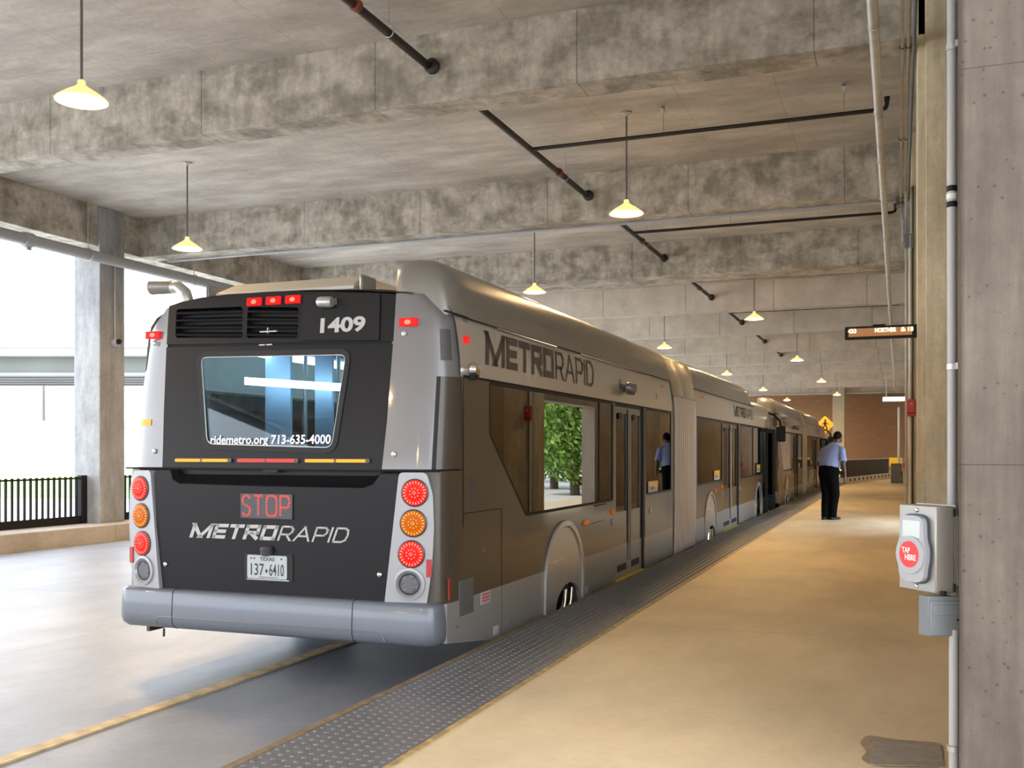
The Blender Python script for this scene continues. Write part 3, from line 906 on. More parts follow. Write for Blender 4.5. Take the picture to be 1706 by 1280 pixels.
for v in (.307, .018):
    MB().lathe([(.0085, 0), (.0085, .004), (.006, .007), (.002, .008)], c=RF(.096, v), axis=nf, n=14).build('screw', M['chrome'], t)
for v in (.02, .30):
    MB().tube([C0 + sd * .066 + Vd((0, 0, v - .012)) - fr * .004, C0 + sd * .066 + Vd((0, 0, v + .018)) - fr * .004], 0.005, 8).build('hinge', M['black'], t)
MB().obox(C0 + sd * 0.077 + Vd((0, 0, .03)), fr * 0.02, sd * 0.02, Vd((0, 0, .26))).build('bracket', M['galv'], t)

J0 = Vd((0.1066, 4.028, 0.615))
t = thing('junction_box', tuple(J0), 'blue-grey junction box mounted on the near column under the card reader', 'junction box')
MB().obox(J0, sd * 0.114, fr * 0.05, Vd((0, 0, 0.148))).build('enclosure', M['box_grey'], t, bevel=0.003)
MB().obox(J0 - fr * 0.006 + sd * .004 + Vd((0, 0, .004)), sd * 0.108, fr * 0.007, Vd((0, 0, 0.128))).build('cover', M['box_grey'], t, bevel=0.003)
MB().obox(J0 - fr * 0.009 + sd * .012 + Vd((0, 0, .078)), sd * 0.098, fr * 0.004, Vd((0, 0, 0.040))).build('raised_panel', M['box_grey'], t, bevel=0.002)
MB().lathe([(.004, 0), (.004, .012)], c=J0 + sd * .104 + Vd((0, 0, .062)), axis=-fr, n=10).build('screw', M['black'], t)
MB().tube([J0 + sd * .07 + fr * .02 + Vd((0, 0, .148)), J0 + sd * .07 + fr * .02 + Vd((0, 0, .165))], .012, 10).build('nipple', M['black'], t)

t = thing('lower_conduit', (0.19, 4.1, 0), 'white conduit running down the near column below the grey junction box', 'conduit')
MB().tube([(0.195, 4.07, -0.004), (0.195, 4.07, 0.64)], 0.0175, 14).build('conduit', M['pvc_white'], t)
clips(t, [(0.195, 4.07, 0.2)], 0.0175, (0, 0, 1), M['galv'])

# access plate in the platform
pp = [(-0.102, 4.795), (0.180, 4.83), (0.182, 4.51), (-0.104, 4.43)]
tag(MB().poly([pp], lambda u, v: (u, v, 0.004), 0.006, (0, 0, 1)).build('access_cover', M['plate'], bevel=0.002), 'small grey metal access cover in the platform floor beside the near column', 'floor cover')
st = [(-0.13, 4.90), (-0.02, 4.86), (0.17, 4.88), (0.19, 4.82), (0.18, 4.5), (-0.09, 4.41), (-0.15, 4.50), (-0.12, 4.62), (-0.16, 4.75)]
tag(MB().poly([rounded(st, .05)], lambda u, v: (u, v, 0.0015), 0, (0, 0, 1)).build('floor_stain', M['stain'], smooth=0), 'damp brown patch around the metal access cover', 'stain', kind='stuff')

# ------------------------------------------------------------------ departure sign
t = thing('departure_sign', (0.17, 10.25, 2.52), 'black departure board with amber lettering on the second platform column', 'sign')
sx0, sx1, sy, sz0, sz1 = -0.475, 0.185, 10.25, 2.38, 2.50
MB().box(sx0, sx1 - .01, sy, sy + .10, sz0, sz1).build('case', M['black'], t, bevel=0.006)
MB().box(sx0 + .255, sx0 + .37, sy + .02, sy + .08, sz1 - .002, sz1 + .016).build('top_fitting', M['black'], t)
MB().box(sx1 - .02, 0.235, sy + .012, sy + .09, sz0 + .02, sz1 - .02).build('bracket', M['black'], t)
MB().box(sx0 + .035, sx1 - .055, sy - .003, sy + .004, sz0 + .022, sz1 - .020).build('panel', mat('amber_brown_panel', (0.20, 0.09, 0.03), 0.4, emit=(0.50, 0.20, 0.05), es=0.30), t)
led = emis('amber_white_led', (1.0, 0.78, 0.45), 1.9)
tx = MB()
F2 = lambda u, v: (u, sy - .0045, v)
font_text(tx, '433', F2, sx0 + .030, sz0 + .058, .040, bold=.02, width=.075)
tx.build('route_number', led, t, smooth=0); tx = MB()
font_text(tx, 'NORTHBR', F2, sx0 + .275, sz0 + .058, .040, bold=.02, width=.190)
tx.build('destination_lettering', led, t, smooth=0); tx = MB()
font_text(tx, '&', F2, sx0 + .505, sz0 + .058, .040, bold=.02, width=.045)
font_text(tx, '18', F2, sx0 + .570, sz0 + .058, .040, bold=.02, width=.046)
tx.build('destination_lettering', led, t, smooth=0)

# red alarm strobe
t = thing('fire_alarm', (0.15, 15.5, 1.9), 'red fire alarm strobe on the third platform column', 'fire alarm')
MB().box(0.13, 0.255, 15.475, 15.529, 1.80, 2.04).build('back_box', M['red_plastic'], t, bevel=0.006)
MB().obox((0.135, 15.43, 1.84), (.11, 0, 0), (0, .045, 0), (0, 0, .18)).build('horn', M['red_plastic'], t, bevel=0.015)
MB().lathe([(.02, 0), (.016, .02), (.003, .03)], c=(0.19, 15.43, 1.97), axis=(0, -1, 0), n=12).build('strobe', M['white_plastic'], t)

# ------------------------------------------------------------------ the far end of the platform
t = thing('ramp_railing', (-1.2, 48, 0), 'black barred ramp railing on a white base at the far end of the platform', 'railing')
A = Vd((-2.15, 43.0, 0)); B = Vd((-0.42, 53.6, 0)); K = Vd((0.0, 57.0, 0))
d1 = (B - A); L1 = d1.length; d1n = d1 / L1
nn = Vd((-d1n.y, d1n.x, 0))
MB().obox(A - nn * .1, d1, nn * .2, Vd((0, 0, .22))).build('base', M['white'], t)
MB().obox(A - nn * .03 + Vd((0, 0, .92)), d1, nn * .06, Vd((0, 0, .05))).build('handrail', M['galv'], t)
n = 46
for i in range(n):
    p = A + d1 * ((i + .5) / n)
    MB().obox(p - d1n * .085 - nn * .02 + Vd((0, 0, .22)), d1n * .17, nn * .04, Vd((0, 0, .71))).build('bar', M['black'], t)
for i in range(12):
    p = A + d1 * ((i + .5) / 12)
    MB().obox(p - d1n * .14 - nn * .11 + Vd((0, 0, .05)), d1n * .28, nn * .02, Vd((0, 0, .11))).build('slot', M['black'], t)

t = thing('utility_cabinet', (-0.05, 44, 0), 'grey utility cabinet standing on the far platform beside the white pole', 'cabinet')
MB().box(-0.25, 0.22, 43.8, 44.2, 0.0, 0.80).build('body', M['box_grey'], t, bevel=0.01)
MB().box(-0.22, 0.19, 43.78, 43.81, 0.06, 0.76).build('door', M['box_grey'], t)
MB().box(0.12, 0.15, 43.76, 43.79, 0.38, 0.46).build('handle', M['black'], t)

t = thing('white_pole', (0.05, 45.5, 0), 'slim white pole standing behind the grey utility cabinet', 'pole')
MB().tube([(0.06, 45.5, 0), (0.06, 45.5, 3.15)], 0.05, 10).build('pole', M['white'], t)
MB().box(-0.08, 0.20, 45.4, 45.6, 0, 0.04).build('base_plate', M['galv'], t)

t = thing('guard_rail', (0, 64, 0), 'yellow guard beam on short posts before the far brick wall', 'guard rail')
MB().box(-0.45, 0.62, 63.9, 64.1, 0.42, 0.92).build('beam', M['yellow'], t, bevel=0.02)
for x in (-0.3, 0.5):
    MB().box(x - .08, x + .08, 64.1, 64.3, 0, 0.9).build('post', M['yellow'], t)

t = thing('hanging_sign', (-0.1, 52, 4.0), 'white lit overhead sign hanging at the far end of the platform', 'sign')
MB().box(-0.66, 0.48, 52.0, 52.15, 3.72, 3.92).build('panel', mat('lit_white_sign', (0.8, 0.8, 0.76), 0.4, emit=(1.0, 0.95, 0.82), es=0.9), t)
MB().box(-0.70, 0.52, 52.02, 52.17, 3.66, 3.72).build('frame', M['box_grey'], t)
for x in (-0.5, 0.4):
    MB().tube([(x, 52.08, 3.92), (x, 52.08, 5.89)], .02, 6).build('hanger', M['galv'], t)

t = thing('fare_machine', (0.3, 40, 0), 'small white ticket validator post by the wall near the grey utility cabinet', 'ticket validator')
MB().box(0.22, 0.38, 40.0, 40.2, 0, 1.0).build('post', M['white_plastic'], t, bevel=.01)
MB().box(0.16, 0.42, 39.95, 40.25, 0.55, 1.08).build('head', M['white_plastic'], t, bevel=.02)
MB().box(0.2, 0.33, 39.93, 39.96, 0.68, 0.86).build('red_label', M['red'], t)

# diamond pedestrian sign
t = thing('pedestrian_sign', (-3.15, 50, 0), 'orange-yellow diamond pedestrian warning sign beyond the second bus', 'sign')
sx, sy_, sz = -3.18, 49.6, 2.55
MB().poly([rounded([(0, -.42), (.42, 0), (0, .42), (-.42, 0)], .06)], lambda u, v: (sx + u, sy_, sz + v), .01, (0, -1, 0)).build('panel', M['yellow_sign'], t)
wk = MB()
fw = lambda u, v: (sx + u, sy_ - .006, sz + v)
wk.poly([ring(0.01, .20, .05, 12)], fw, .002, (0, -1, 0))
for q in ([(-.04, .14), (.05, .14), (.06, -.03), (-.05, -.03)], [(-.05, -.02), (0, -.02), (-.07, -.24), (-.13, -.24)], [(0, -.02), (.06, -.02), (.13, -.23), (.07, -.24)], [(-.04, .13), (-.02, .09), (-.12, -.02), (-.15, 0)], [(.04, .13), (.05, .08), (.14, .0), (.16, .03)]):
    wk.poly([q], fw, .002, (0, -1, 0))
wk.build('walking_figure', M['black'], t, smooth=0)
MB().tube([(sx, sy_ + .04, -.35), (sx, sy_ + .04, 2.95)], .03, 8).build('post', M['galv'], t)

# ------------------------------------------------------------------ the articulated buses
CX = -4.03            # bus centre line
HW = 1.31             # half width
XS = CX + HW          # right side face, -2.72
bus = thing('articulated_bus', (CX, 5.80, -0.35), 'dark charcoal and silver articulated bus standing with its rear towards the viewer', 'bus', 'articulated buses at the platform')

def side_fn(d=0.0, sgn=1):
    return lambda y, z: (CX + sgn * (HW + d), y, z)

def roof_half(z):
    """half width of the body at height z (upper side and roof corner)"""
    for (ha, a), (hb, b) in zip(PROF, PROF[1:]):
        if z <= b: return ha + (hb - ha) * (z - a) / (b - a)
    return 0.0
PROF = [(1.31, 1.80), (1.304, 1.92), (1.290, 2.05), (1.272, 2.16), (1.25, 2.24), (1.20, 2.305), (1.10, 2.355), (0.95, 2.385), (0.7, 2.415), (0.35, 2.435), (0.0, 2.44)]
FULL = [(h, z) for h, z in PROF] + [(-h, z) for h, z in PROF[-2::-1]]

def circ_arch(cy, cz, r, n, a0, a1):
    return [(cy + r * math.cos(math.radians(a0 + (a1 - a0) * i / n)), cz + r * math.sin(math.radians(a0 + (a1 - a0) * i / n))) for i in range(n + 1)]

SK0, SK1, WB, WT = -0.07, 0.31, 0.79, 1.80     # skirt bottom / top, window bottom / top

def arch_cut(cy, r, cz, z0):
    """the part of a wheel arch above z0, as points going from small y to large y"""
    pts = []
    for i in range(25):
        a = PI - PI * i / 24
        y = cy + r * math.cos(a); z = cz + r * math.sin(a)
        pts.append((y, z))
    pts = [p for p in pts if p[1] > z0]
    if pts[0][1] > z0 + 1e-4:
        h = math.sqrt(max(0, r * r - (z0 - cz) ** 2)) if z0 > cz else r
        pts = [(cy - h, z0)] + pts + [(cy + h, z0)]
    return pts

def side_strip(y0, y1, z0, z1, cuts_bottom):
    """outline of a side band with arches / doors cut from its lower edge; cuts: lists of points rising from the edge"""
    pts = [(y0, z1)]
    pts = [(y0, z0)]
    for c in sorted(cuts_bottom, key=lambda c: c[0][0]): pts += c
    pts += [(y1, z0), (y1, z1), (y0, z1)]
    out = []
    for p in pts:
        if not out or abs(out[-1][0] - p[0]) + abs(out[-1][1] - p[1]) > 1e-5: out.append(p)
    return out

NS = (1, 0, 0)
def window(name, outline, parent, sgn=1, m='window', r=0.04, frame=True):
    o = rounded(outline, r)
    nrm = (sgn, 0, 0)
    g = MB().poly([o], side_fn(-0.006, sgn), .008, nrm).build(name, M[m], parent, smooth=0)
    if frame:
        MB().poly([o, inset(o, .022)], side_fn(0.002, sgn), .014, nrm).build('window_frame', M['rubber'], g, smooth=0)
    return g

def bolts(mb, pts, sgn=1, r=.011):
    for (y, z) in pts:
        mb.lathe([(r, 0), (r, .003), (r * .5, .006)], c=side_fn(0, sgn)(y, z), axis=(sgn, 0, 0), n=10)
    return mb

# ---- openings along the right side
DOOR1 = (10.10, 11.36); DOOR2 = (17.0, 18.75); DOOR3 = (22.30, 23.85)
R_ARCH = 8.40; M_ARCH = 15.75; F_ARCH = 21.55
W1 = [(6.66, 1.80), (6.66, 1.42), (7.42, 0.79), (10.02, 0.79), (10.02, 1.80)]
W2 = [(11.46, 0.79), (12.86, 0.79), (12.86, 1.80), (11.46, 1.80)]
W3 = [(14.66, 0.79), (16.90, 0.79), (16.90, 1.80), (14.66, 1.80)]
W4 = [(18.95, 0.79), (20.7, 0.79), (20.7, 1.80), (18.95, 1.80)]
W5 = [(20.78, 0.79), (22.2, 0.79), (22.2, 1.80), (20.78, 1.80)]

def rect(y0, y1, z0, z1): return [(y0, z0), (y1, z0), (y1, z1), (y0, z1)]

# rear section, right side: dark panels and skirts
def panel(o, holes): return MB().poly([o] + [rounded(h, .04) for h in holes], side_fn(), .03, NS).build('side_panel', M['brown'], bus, smooth=0)
panel(side_strip(6.20, DOOR1[0], SK1, WT, [arch_cut(R_ARCH, .55, .14, SK1)]), [W1])
panel(rect(DOOR1[1], 12.93, SK1, WT), [W2])
tail = [(5.935, 0.055), (6.95, -.085), (R_ARCH - .55, -.085), (R_ARCH - .55, SK1), (5.935, SK1)]
def skirt(o): return MB().poly([o], side_fn(.002), .03, NS).build('skirt_panel', M['skirt'], bus, smooth=0)
skirt(tail); skirt(rect(R_ARCH + .55, DOOR1[0], SK0, SK1)); skirt(rect(DOOR1[1], 12.93, SK0, SK1))
# front section, right side
panel(side_strip(14.55, DOOR2[0], SK1, WT, [arch_cut(M_ARCH, .53, .14, SK1)]), [W3])
panel(side_strip(DOOR2[1], DOOR3[0], SK1, WT, [arch_cut(F_ARCH, .53, .12, SK1)]), [W4, W5])
for a, b in ((14.55, M_ARCH - .53), (M_ARCH + .53, DOOR2[0]), (DOOR2[1], F_ARCH - .5), (F_ARCH + .5, DOOR3[0]), (DOOR3[1], 24.1)): skirt(rect(a, b, SK0, SK1))

w1 = window('side_window', W1, bus)
MB().box(XS - .02, XS + .001, 9.50, 9.53, .80, 1.79).build('window_frame', M['rubber'], w1)
w2 = window('side_window', W2, bus)
w3 = window('side_window', W3, bus)
w4 = window('side_window', W4, bus)
w5 = window('side_window', W5, bus)

def sticker(y, z, w, h, parent):
    s = MB().poly([rect(y, y + w, z, z + h)], side_fn(.0045), .002, NS).build('yellow_sticker', M['label_paper'], parent, smooth=0)
    MB().poly([[(y, z + h * .62), (y + w, z + h * .35), (y + w, z + h), (y, z + h)]], side_fn(.006), .001, NS).build('yellow_band', M['yellow'], s, smooth=0)
    MB().poly([rect(y + w * .25, y + w * .6, z + h * .22, z + h * .5)], side_fn(.0065), .001, NS).build('blue_mark', mat('blue_mark', (.08, .12, .25), .5) if 'blue' not in M else M['blue'], s, smooth=0)
M['blue'] = mat('blue_mark', (.08, .12, .25), .5)
sticker(11.56, .815, .50, .13, w2)
sticker(16.1, .84, .52, .15, w3)
sticker(21.3, .86, .5, .16, w5)

# seams, hatches and small fittings on the rear right side
se = MB()
def seam(y0, z0, y1, z1, t=.006, d=.0025):
    a = Vector((y0, z0)); b = Vector((y1, z1)); e = (b - a).normalized(); n = Vector((-e.y, e.x)) * t / 2
    se.poly([[tuple(a + n), tuple(a - n), tuple(b - n), tuple(b + n)]], side_fn(d), .002, NS)
seam(6.90, -.08, 6.90, .88); seam(6.20, .88, 6.90, .88); seam(6.20, .79, 6.20, 1.80, .012)
seam(7.84, SK1, 7.84, .0); seam(6.20, 1.805, 12.9, 1.805, .016); seam(12.05, 1.81, 12.05, 2.0, .008, -.006)
seam(14.6, 1.805, 22.2, 1.805, .016); seam(11.40, .2, 11.40, 1.8, .012); seam(8.95, .6, 9.7, .62, .004)
seam(9.3, .775, 9.75, .775, .012)
se.build('panel_seam', M['seam'], bus, smooth=0)
MB().poly([rect(6.13, 6.36, .20, .44)], side_fn(.008), .01, NS).build('side_grille', M['grille'], bus, smooth=0)
MB().poly([rect(6.33, 6.44, .94, 1.13)], side_fn(.004), .004, NS).build('side_plate', M['vent'], bus, smooth=0)
MB().poly([rect(6.50, 6.67, .225, .31)], side_fn(.006), .004, NS).build('warning_sticker', M['label_paper'], bus, smooth=0)
ws = MB()
for k in range(3): ws.poly([rect(6.52, 6.65, .243 + .022 * k, .253 + .022 * k)], side_fn(.0075), .001, NS)
ws.build('sticker_print', M['red'], bus, smooth=0)
MB().poly([rect(6.74, 6.83, -.03, .035)], side_fn(.006), .004, NS).build('white_sticker', M['label_paper'], bus, smooth=0)
MB().poly([rect(9.02, 9.10, -.04, .04)], side_fn(.006), .004, NS).build('white_sticker', M['label_paper'], bus, smooth=0)
MB().poly([rect(5.98, 6.01, .33, .47)], side_fn(-.008), .004, NS).build('side_reflector', M['red_plastic'], bus, smooth=0)
bo = bolts(MB(), [(6.1, .14), (6.82, .13), (7.0, .16), (7.1, .02), (6.55, .6), (9.35, .7), (12.4, .42), (12.5, .02)])
bo.build('side_bolt', M['chrome'], bus)
for (y, z) in ((9.98, .68), (16.85, .70)):
    MB().lathe([(.035, 0), (.035, .012), (.02, .02)], c=(XS, y, z), axis=NS, n=16).build('amber_marker', M['amber_lens'], bus)
for (y, z) in ((9.98, .575), (11.66, .60), (16.85, .58), (18.9, .62)):
    MB().lathe([(.035, 0), (.035, .01), (.02, .014)], c=(XS, y, z), axis=NS, n=16).build('white_door_button', M['white_plastic'], bus)
for (y, z) in ((9.03, .634), (16.2, .67)):
    MB().poly([rrect(y - .06, y + .09, z - .022, z + .022, .01)], side_fn(.016), .016, NS).build('side_marker', M['amber_lens'], bus)

# ---- roof shells, upper bands
def loft(ys, name, m, parent, prof=FULL, sx=None):
    rows = []
    for y in ys:
        rows.append([(CX + h, y, z) for h, z in prof])
    return MB().grid(rows, flip=True).build(name, m, parent, smooth=30)
loft([6.16, 9.5, 12.93], 'roof_shell', M['silver_band'], bus)
loft([14.55, 18, 22.4, 23.6], 'roof_shell', M['silver_band'], bus)
# lettering on the upper band
tx = MB()
def band_fn(d):
    def f(y, z):
        return (CX + roof_half(z) + d, y, z)
    return f
LOGO = [('METrb', .235, .13), ('RAPID', .12, .17)]
for (y0, y1, z0, z1) in ((6.60, 9.47, 1.915, 2.165), (18.3, 20.9, 1.93, 2.13)):
    for w_ in (0, 1):
        tx = MB()
        stroke_text(tx, LOGO, band_fn(.004), y0, y1, z0, z1, shear=0.30, depth=0.0, nrm=NS, only=w_)
        tx.build('side_lettering', M['logo_brown'], bus, smooth=0)
def band_box(y0, y1, z0, z1, d, m, name):
    rows = []
    o = MB()
    f = band_fn(d); g = band_fn(-.02)
    v = [f(y0, z0), f(y1, z0), f(y1, z1), f(y0, z1), g(y0, z0), g(y1, z0), g(y1, z1), g(y0, z1)]
    o.add(v, [(0, 1, 2, 3), (4, 5, 1, 0), (5, 6, 2, 1), (6, 7, 3, 2), (7, 4, 0, 3)])
    return o.build(name, M[m], bus, smooth=0, bevel=.003)
band_box(6.255, 6.335, 2.035, 2.085, .012, 'red_lens', 'side_marker')
band_box(10.30, 10.42, 1.955, 2.06, .004, 'silver', 'camera_base')
MB().lathe([(.0, 0), (.05, .005), (.07, .06), (.06, .12), (.0, .14)], c=(XS + .0, 10.48, 1.985), axis=(1, 0.5, -.25), n=16, cap=False).build('side_camera', M['silver'], bus)
MB().lathe([(.0, 0), (.04, .005), (.05, .04), (.035, .08), (.0, .09)], c=(XS - .01, 6.32, 1.86), axis=(1, -0.2, -.1), n=16, cap=False).build('door_lamp', M['chrome'], bus)
MB().box(XS + .0, XS + .04, 6.30, 6.38, 1.79, 1.83).build('door_lamp_mount', M['rubber'], bus)
band_box(12.42, 12.50, 2.10, 2.13, .012, 'amber_lens', 'side_marker')
band_box(15.20, 15.28, 2.10, 2.13, .012, 'amber_lens', 'side_marker')
band_box(19.5, 19.62, 1.97, 2.06, .004, 'silver', 'camera_base')
# left side, plain with windows
lw = []
for (y0, y1) in ((6.9, 8.9), (9.05, 11.0), (11.15, 12.8)): lw.append((y0, y1))
ls = MB().poly([rect(6.18, 12.93, SK0, WT)] + [rounded(rect(a, b, .8, 1.78), .04) for a, b in lw], side_fn(0, -1), .03, (-1, 0, 0))
lw2 = [(14.8, 16.9), (17.05, 19.1), (19.25, 21.3), (21.45, 23.0)]
ls.poly([rect(14.55, 24.0, SK0, WT)] + [rounded(rect(a, b, .8, 1.78), .04) for a, b in lw2], side_fn(0, -1), .03, (-1, 0, 0))
ls.build('side_panel', M['brown'], bus, smooth=0)
for a, b in lw + lw2:
    window('side_window', rect(a, b, .8, 1.78), bus, -1, frame=False)

# ---- roof fairing along the right roof edge
FP = [(1.275, 2.215), (1.262, 2.30), (1.235, 2.42), (1.19, 2.52), (1.12, 2.585), (1.04, 2.622), (.95, 2.635), (.86, 2.63), (.80, 2.60), (.78, 2.40)]
def fair_rows(ys):
    rows = []
    for (y, s) in ys:
        c = (1.02, 2.215)
        rows.append([(CX + c[0] + (h - c[0]) * (0.25 + 0.75 * s if s < 1 else 1), y, c[1] + (z - c[1]) * s) for h, z in FP])
    return rows
fr_ = MB().grid(fair_rows([(6.13, .45), (6.15, .70), (6.19, .86), (6.25, .95), (6.33, .99), (6.45, 1.0), (7.2, 1.0), (7.22, 1), (12.90, 1.0)]), flip=True, capends=True)
fr_.build('roof_fairing', M['fairing'], bus, smooth=50)
fr2 = MB().grid(fair_rows([(14.58, 1.0), (20.3, 1.0), (20.7, .97), (21.0, .86), (21.2, .68), (21.35, .42)]), flip=True, capends=True)
fr2.build('roof_fairing', M['fairing'], bus, smooth=50)
sm_ = MB()
for (y0, y1) in ((6.0, 12.9), (14.6, 21.2)):
    sm_.tube([(CX + 1.266, y0, 2.219), (CX + 1.266, y1, 2.219)], .008, 8)
sm_.build('roof_seam', M['rubber'], bus)
gl_ = MB()
for (y0, y1) in ((6.9, 8.3), (9.0, 11.6)):
    gl_.tube([(CX + 1.272, y0, 2.207), (CX + 1.272, y1, 2.207)], .006, 8)
gl_.build('roof_trim', M['chrome'], bus)
# central roof boxes
MB().box(CX - .75, CX + .7, 7.8, 12.2, 2.42, 2.60).build('roof_box', M['fairing'], bus, bevel=.04)
MB().box(CX - .75, CX + .7, 15.2, 20.5, 2.42, 2.62).build('roof_box', M['fairing'], bus, bevel=.04)

# ---- bellows
rows = []
n = 29
BH = [(1.29, -.05), (1.30, .5), (1.30, 1.2), (1.30, 1.8), (1.285, 2.02), (1.255, 2.2)]
BP = BH + [(1.2, 2.35), (1.12, 2.52), (1.0, 2.58), (0.6, 2.60), (0, 2.60)]
BF = BP + [(-h, z) for h, z in BP[-2::-1]]
NB = 12; SUB = 8
for i in range(NB * SUB + 1):
    y = 12.93 + (14.55 - 12.93) * i / (NB * SUB)
    k = -.040 * (0.5 + 0.5 * math.cos(2 * PI * i / SUB)) + .004
    rows.append([(CX + h + (k if h > 0 else -k if h < 0 else 0), y, z + (k if z > 2.3 else 0)) for h, z in BF])
b = MB().grid(rows, flip=True)
b.build('bellows', M['bellows'], bus, smooth=50)
for i in range(1, NB):
    y = 12.93 + (14.55 - 12.93) * (i + .5) / NB
    MB().tube([(CX + h + .006 * (1 if h > 0 else -1 if h < 0 else 0), y, z + (.006 if z > 2.3 else 0)) for h, z in BF], .021, 8).build('bellows_rib', M['rib'], bus)
hd = MB()
rows = []
for (y, k) in ((13.02, 0), (13.05, .02), (13.62, .02), (13.68, -.005), (13.74, .02), (14.40, .02), (14.43, 0)):
    rows.append([(CX + h + k, y, z + k * .6) for h, z in [(1.30, 2.02), (1.262, 2.20), (1.215, 2.35), (1.14, 2.52), (1.0, 2.60), (.6, 2.62)]])
hd.grid(rows, flip=True)
hd.build('bellows_hood', M['bellows_top'], bus, smooth=40)
for y in (12.93, 14.50):
    MB().poly([[(h, z) for h, z in [(-1.305, -.06)] + [(-h, z) for h, z in BP[1:]] + BP[-2::-1]], [(h * .93, z * .94 + .07) for h, z in [(-1.305, -.06)] + [(-h, z) for h, z in BP[1:]] + BP[-2::-1]]], lambda h, z, y=y: (CX + h, y, z), .06, (0, -1, 0)).build('bellows_frame', M['rubber'], bus, smooth=0)

# ---- wheels, arches and covers
def wheel(cy, side, parent, cz=.13, r=.48):
    x = CX + side * (HW - .06)
    ax = (side, 0, 0)
    w = MB().lathe([(.30, -.30), (.44, -.30), (r, -.25), (r, -.04), (.455, 0), (.31, .0)], c=(x, cy, cz), axis=ax, n=40, cap=False)
    t_ = w.build('tyre', M['tyre'], parent)
    MB().lathe([(.315, -.06), (.30, .0), (.27, -.02), (.24, -.10), (.12, -.11), (.11, -.03), (.09, .0), (.001, .005)], c=(x, cy, cz), axis=ax, n=32, cap=False).build('rim', M['chrome'], t_)
def arch_trim(cy, r, cz, parent, wd=.055):
    o = [(cy - r, -.05)] + [(cy + r * math.cos(PI - PI * i / 28), cz + r * math.sin(PI - PI * i / 28)) for i in range(29)] + [(cy + r, -.05)]
    q = r - wd
    i_ = [(cy + q, -.05)] + [(cy + q * math.cos(PI * i / 28), cz + q * math.sin(PI * i / 28)) for i in range(29)] + [(cy - q, -.05)]
    return MB().poly([o + i_], side_fn(.022), .05, NS).build('wheel_arch', M['cover'], parent, bevel=.008)
def wheel_cover(cy, r, cz, parent, hub=.36):
    q = r - .05
    top = [(cy + q * math.cos(PI - PI * i / 28), cz + q * math.sin(PI - PI * i / 28)) for i in range(29)]
    hb = [(cy + .10 + hub * math.cos(PI * i / 16), -.09 + .23 * math.sin(PI * i / 16)) for i in range(17)]
    o = [(cy - q, -.06)] + top + [(cy + q, -.06)] + hb
    c = MB().poly([o], side_fn(.008), .03, NS).build('wheel_cover', M['cover'], parent, smooth=0)
    s = MB()
    a = Vector((cy - q + .02, .36)); bb = Vector((cy - .05, .375)); e = Vector((0, .006))
    s.poly([[tuple(a - e), tuple(bb - e), tuple(bb + e), tuple(a + e)]], side_fn(.0095), .001, NS)
    s.build('cover_seam', M['chrome'], c, smooth=0)
for cy in (R_ARCH, M_ARCH):
    wheel(cy, 1, bus); wheel(cy, -1, bus)
    arch_trim(cy, .555 if cy == R_ARCH else .535, .14, bus)
    wheel_cover(cy, .555 if cy == R_ARCH else .535, .14, bus)
    for k in (0.03, .20):
        MB().tube([(XS - .02, cy + k - .05, -.16), (XS + .0, cy + k - .01, -.03), (XS - .005, cy + k + .03, .08)], .016, 10).build('chrome_bar', M['chrome'], bus)
wheel(F_ARCH, 1, bus); wheel(F_ARCH, -1, bus)
arch_trim(F_ARCH, .535, .12, bus)
# dark wheel wells and underbody
ub = MB()
ub.box(CX - 1.2, CX + 1.2, 6.7, 12.9, .0, .05)
ub.box(CX - 1.2, CX + 1.2, 14.6, 24.0, -.02, .04)
ub.box(CX - .6, CX + .6, 8.9, 12.9, -.18, .0)
ub.box(CX - .6, CX + .6, 14.6, 22.0, -.18, .0)
for cy in (R_ARCH, M_ARCH, F_ARCH):
    ub.box(CX - .75, CX + .75, cy - .5, cy + .5, -.02, .72)
ub.build('underbody', M['rubber'], bus, smooth=0)

# ---- doors
def door(y0, y1, parent, opened=False):
    mid = (y0 + y1) / 2
    d = MB()
    d.box(XS - .05, XS - .012, y0, y1, WT - .03, WT + .02)
    d.box(XS - .05, XS - .012, y0, y0 + .035, SK0, WT)
    d.box(XS - .05, XS + .004, y1 - .05, y1, SK0, WT)
    f = d.build('door_frame', M['rubber'], parent, smooth=0)
    for (a, b) in ((y0 + .04, mid - .005), (mid + .005, y1 - .05)):
        leaf = MB().poly([rect(a, b, SK1, WT - .03), rounded(rect(a + .06, b - .07, .66, WT - .10), .02)], side_fn(-.018), .03, NS).build('door_leaf', M['brown'], parent, smooth=0)
        MB().poly([rounded(rect(a + .05, b - .06, .65, WT - .09), .02)], side_fn(-.028), .006, NS).build('door_glass', M['door_glass'], leaf, smooth=0)
        MB().poly([rect(a, b, SK0 + .02, SK1)], side_fn(-.016), .03, NS).build('kick_panel', M['skirt'], leaf, smooth=0)
        MB().poly([rect(a + .10, b - .12, .03, .10)], side_fn(-.012), .006, NS).build('drain_slot', M['rubber'], leaf, smooth=0)
        MB().poly([rect(a + .16, a + .28, WT - .16, WT - .09)], side_fn(-.016), .004, NS).build('door_latch', M['rubber'], leaf, smooth=0)
    for y in (mid - .035, mid + .035):
        MB().tube([(XS - .008, y, .12), (XS - .008, y, WT - .05)], .010, 10).build('door_bar', M['door_metal'], parent)
    st_ = MB().box(XS - .06, XS + .075, y0 + .06, y1 - .06, SK0 - .01, SK0 + .03).build('step_edge', M['yellow'], parent, bevel=.004)
    h = MB()
    for y in (y0 + .22, y1 - .22): h.lathe([(.018, 0), (.018, .003), (.001, .003)], c=(XS + .075, y, SK0 + .01), axis=NS, n=10)
    h.build('step_bolt', M['rubber'], st_)
door(*DOOR1, bus)
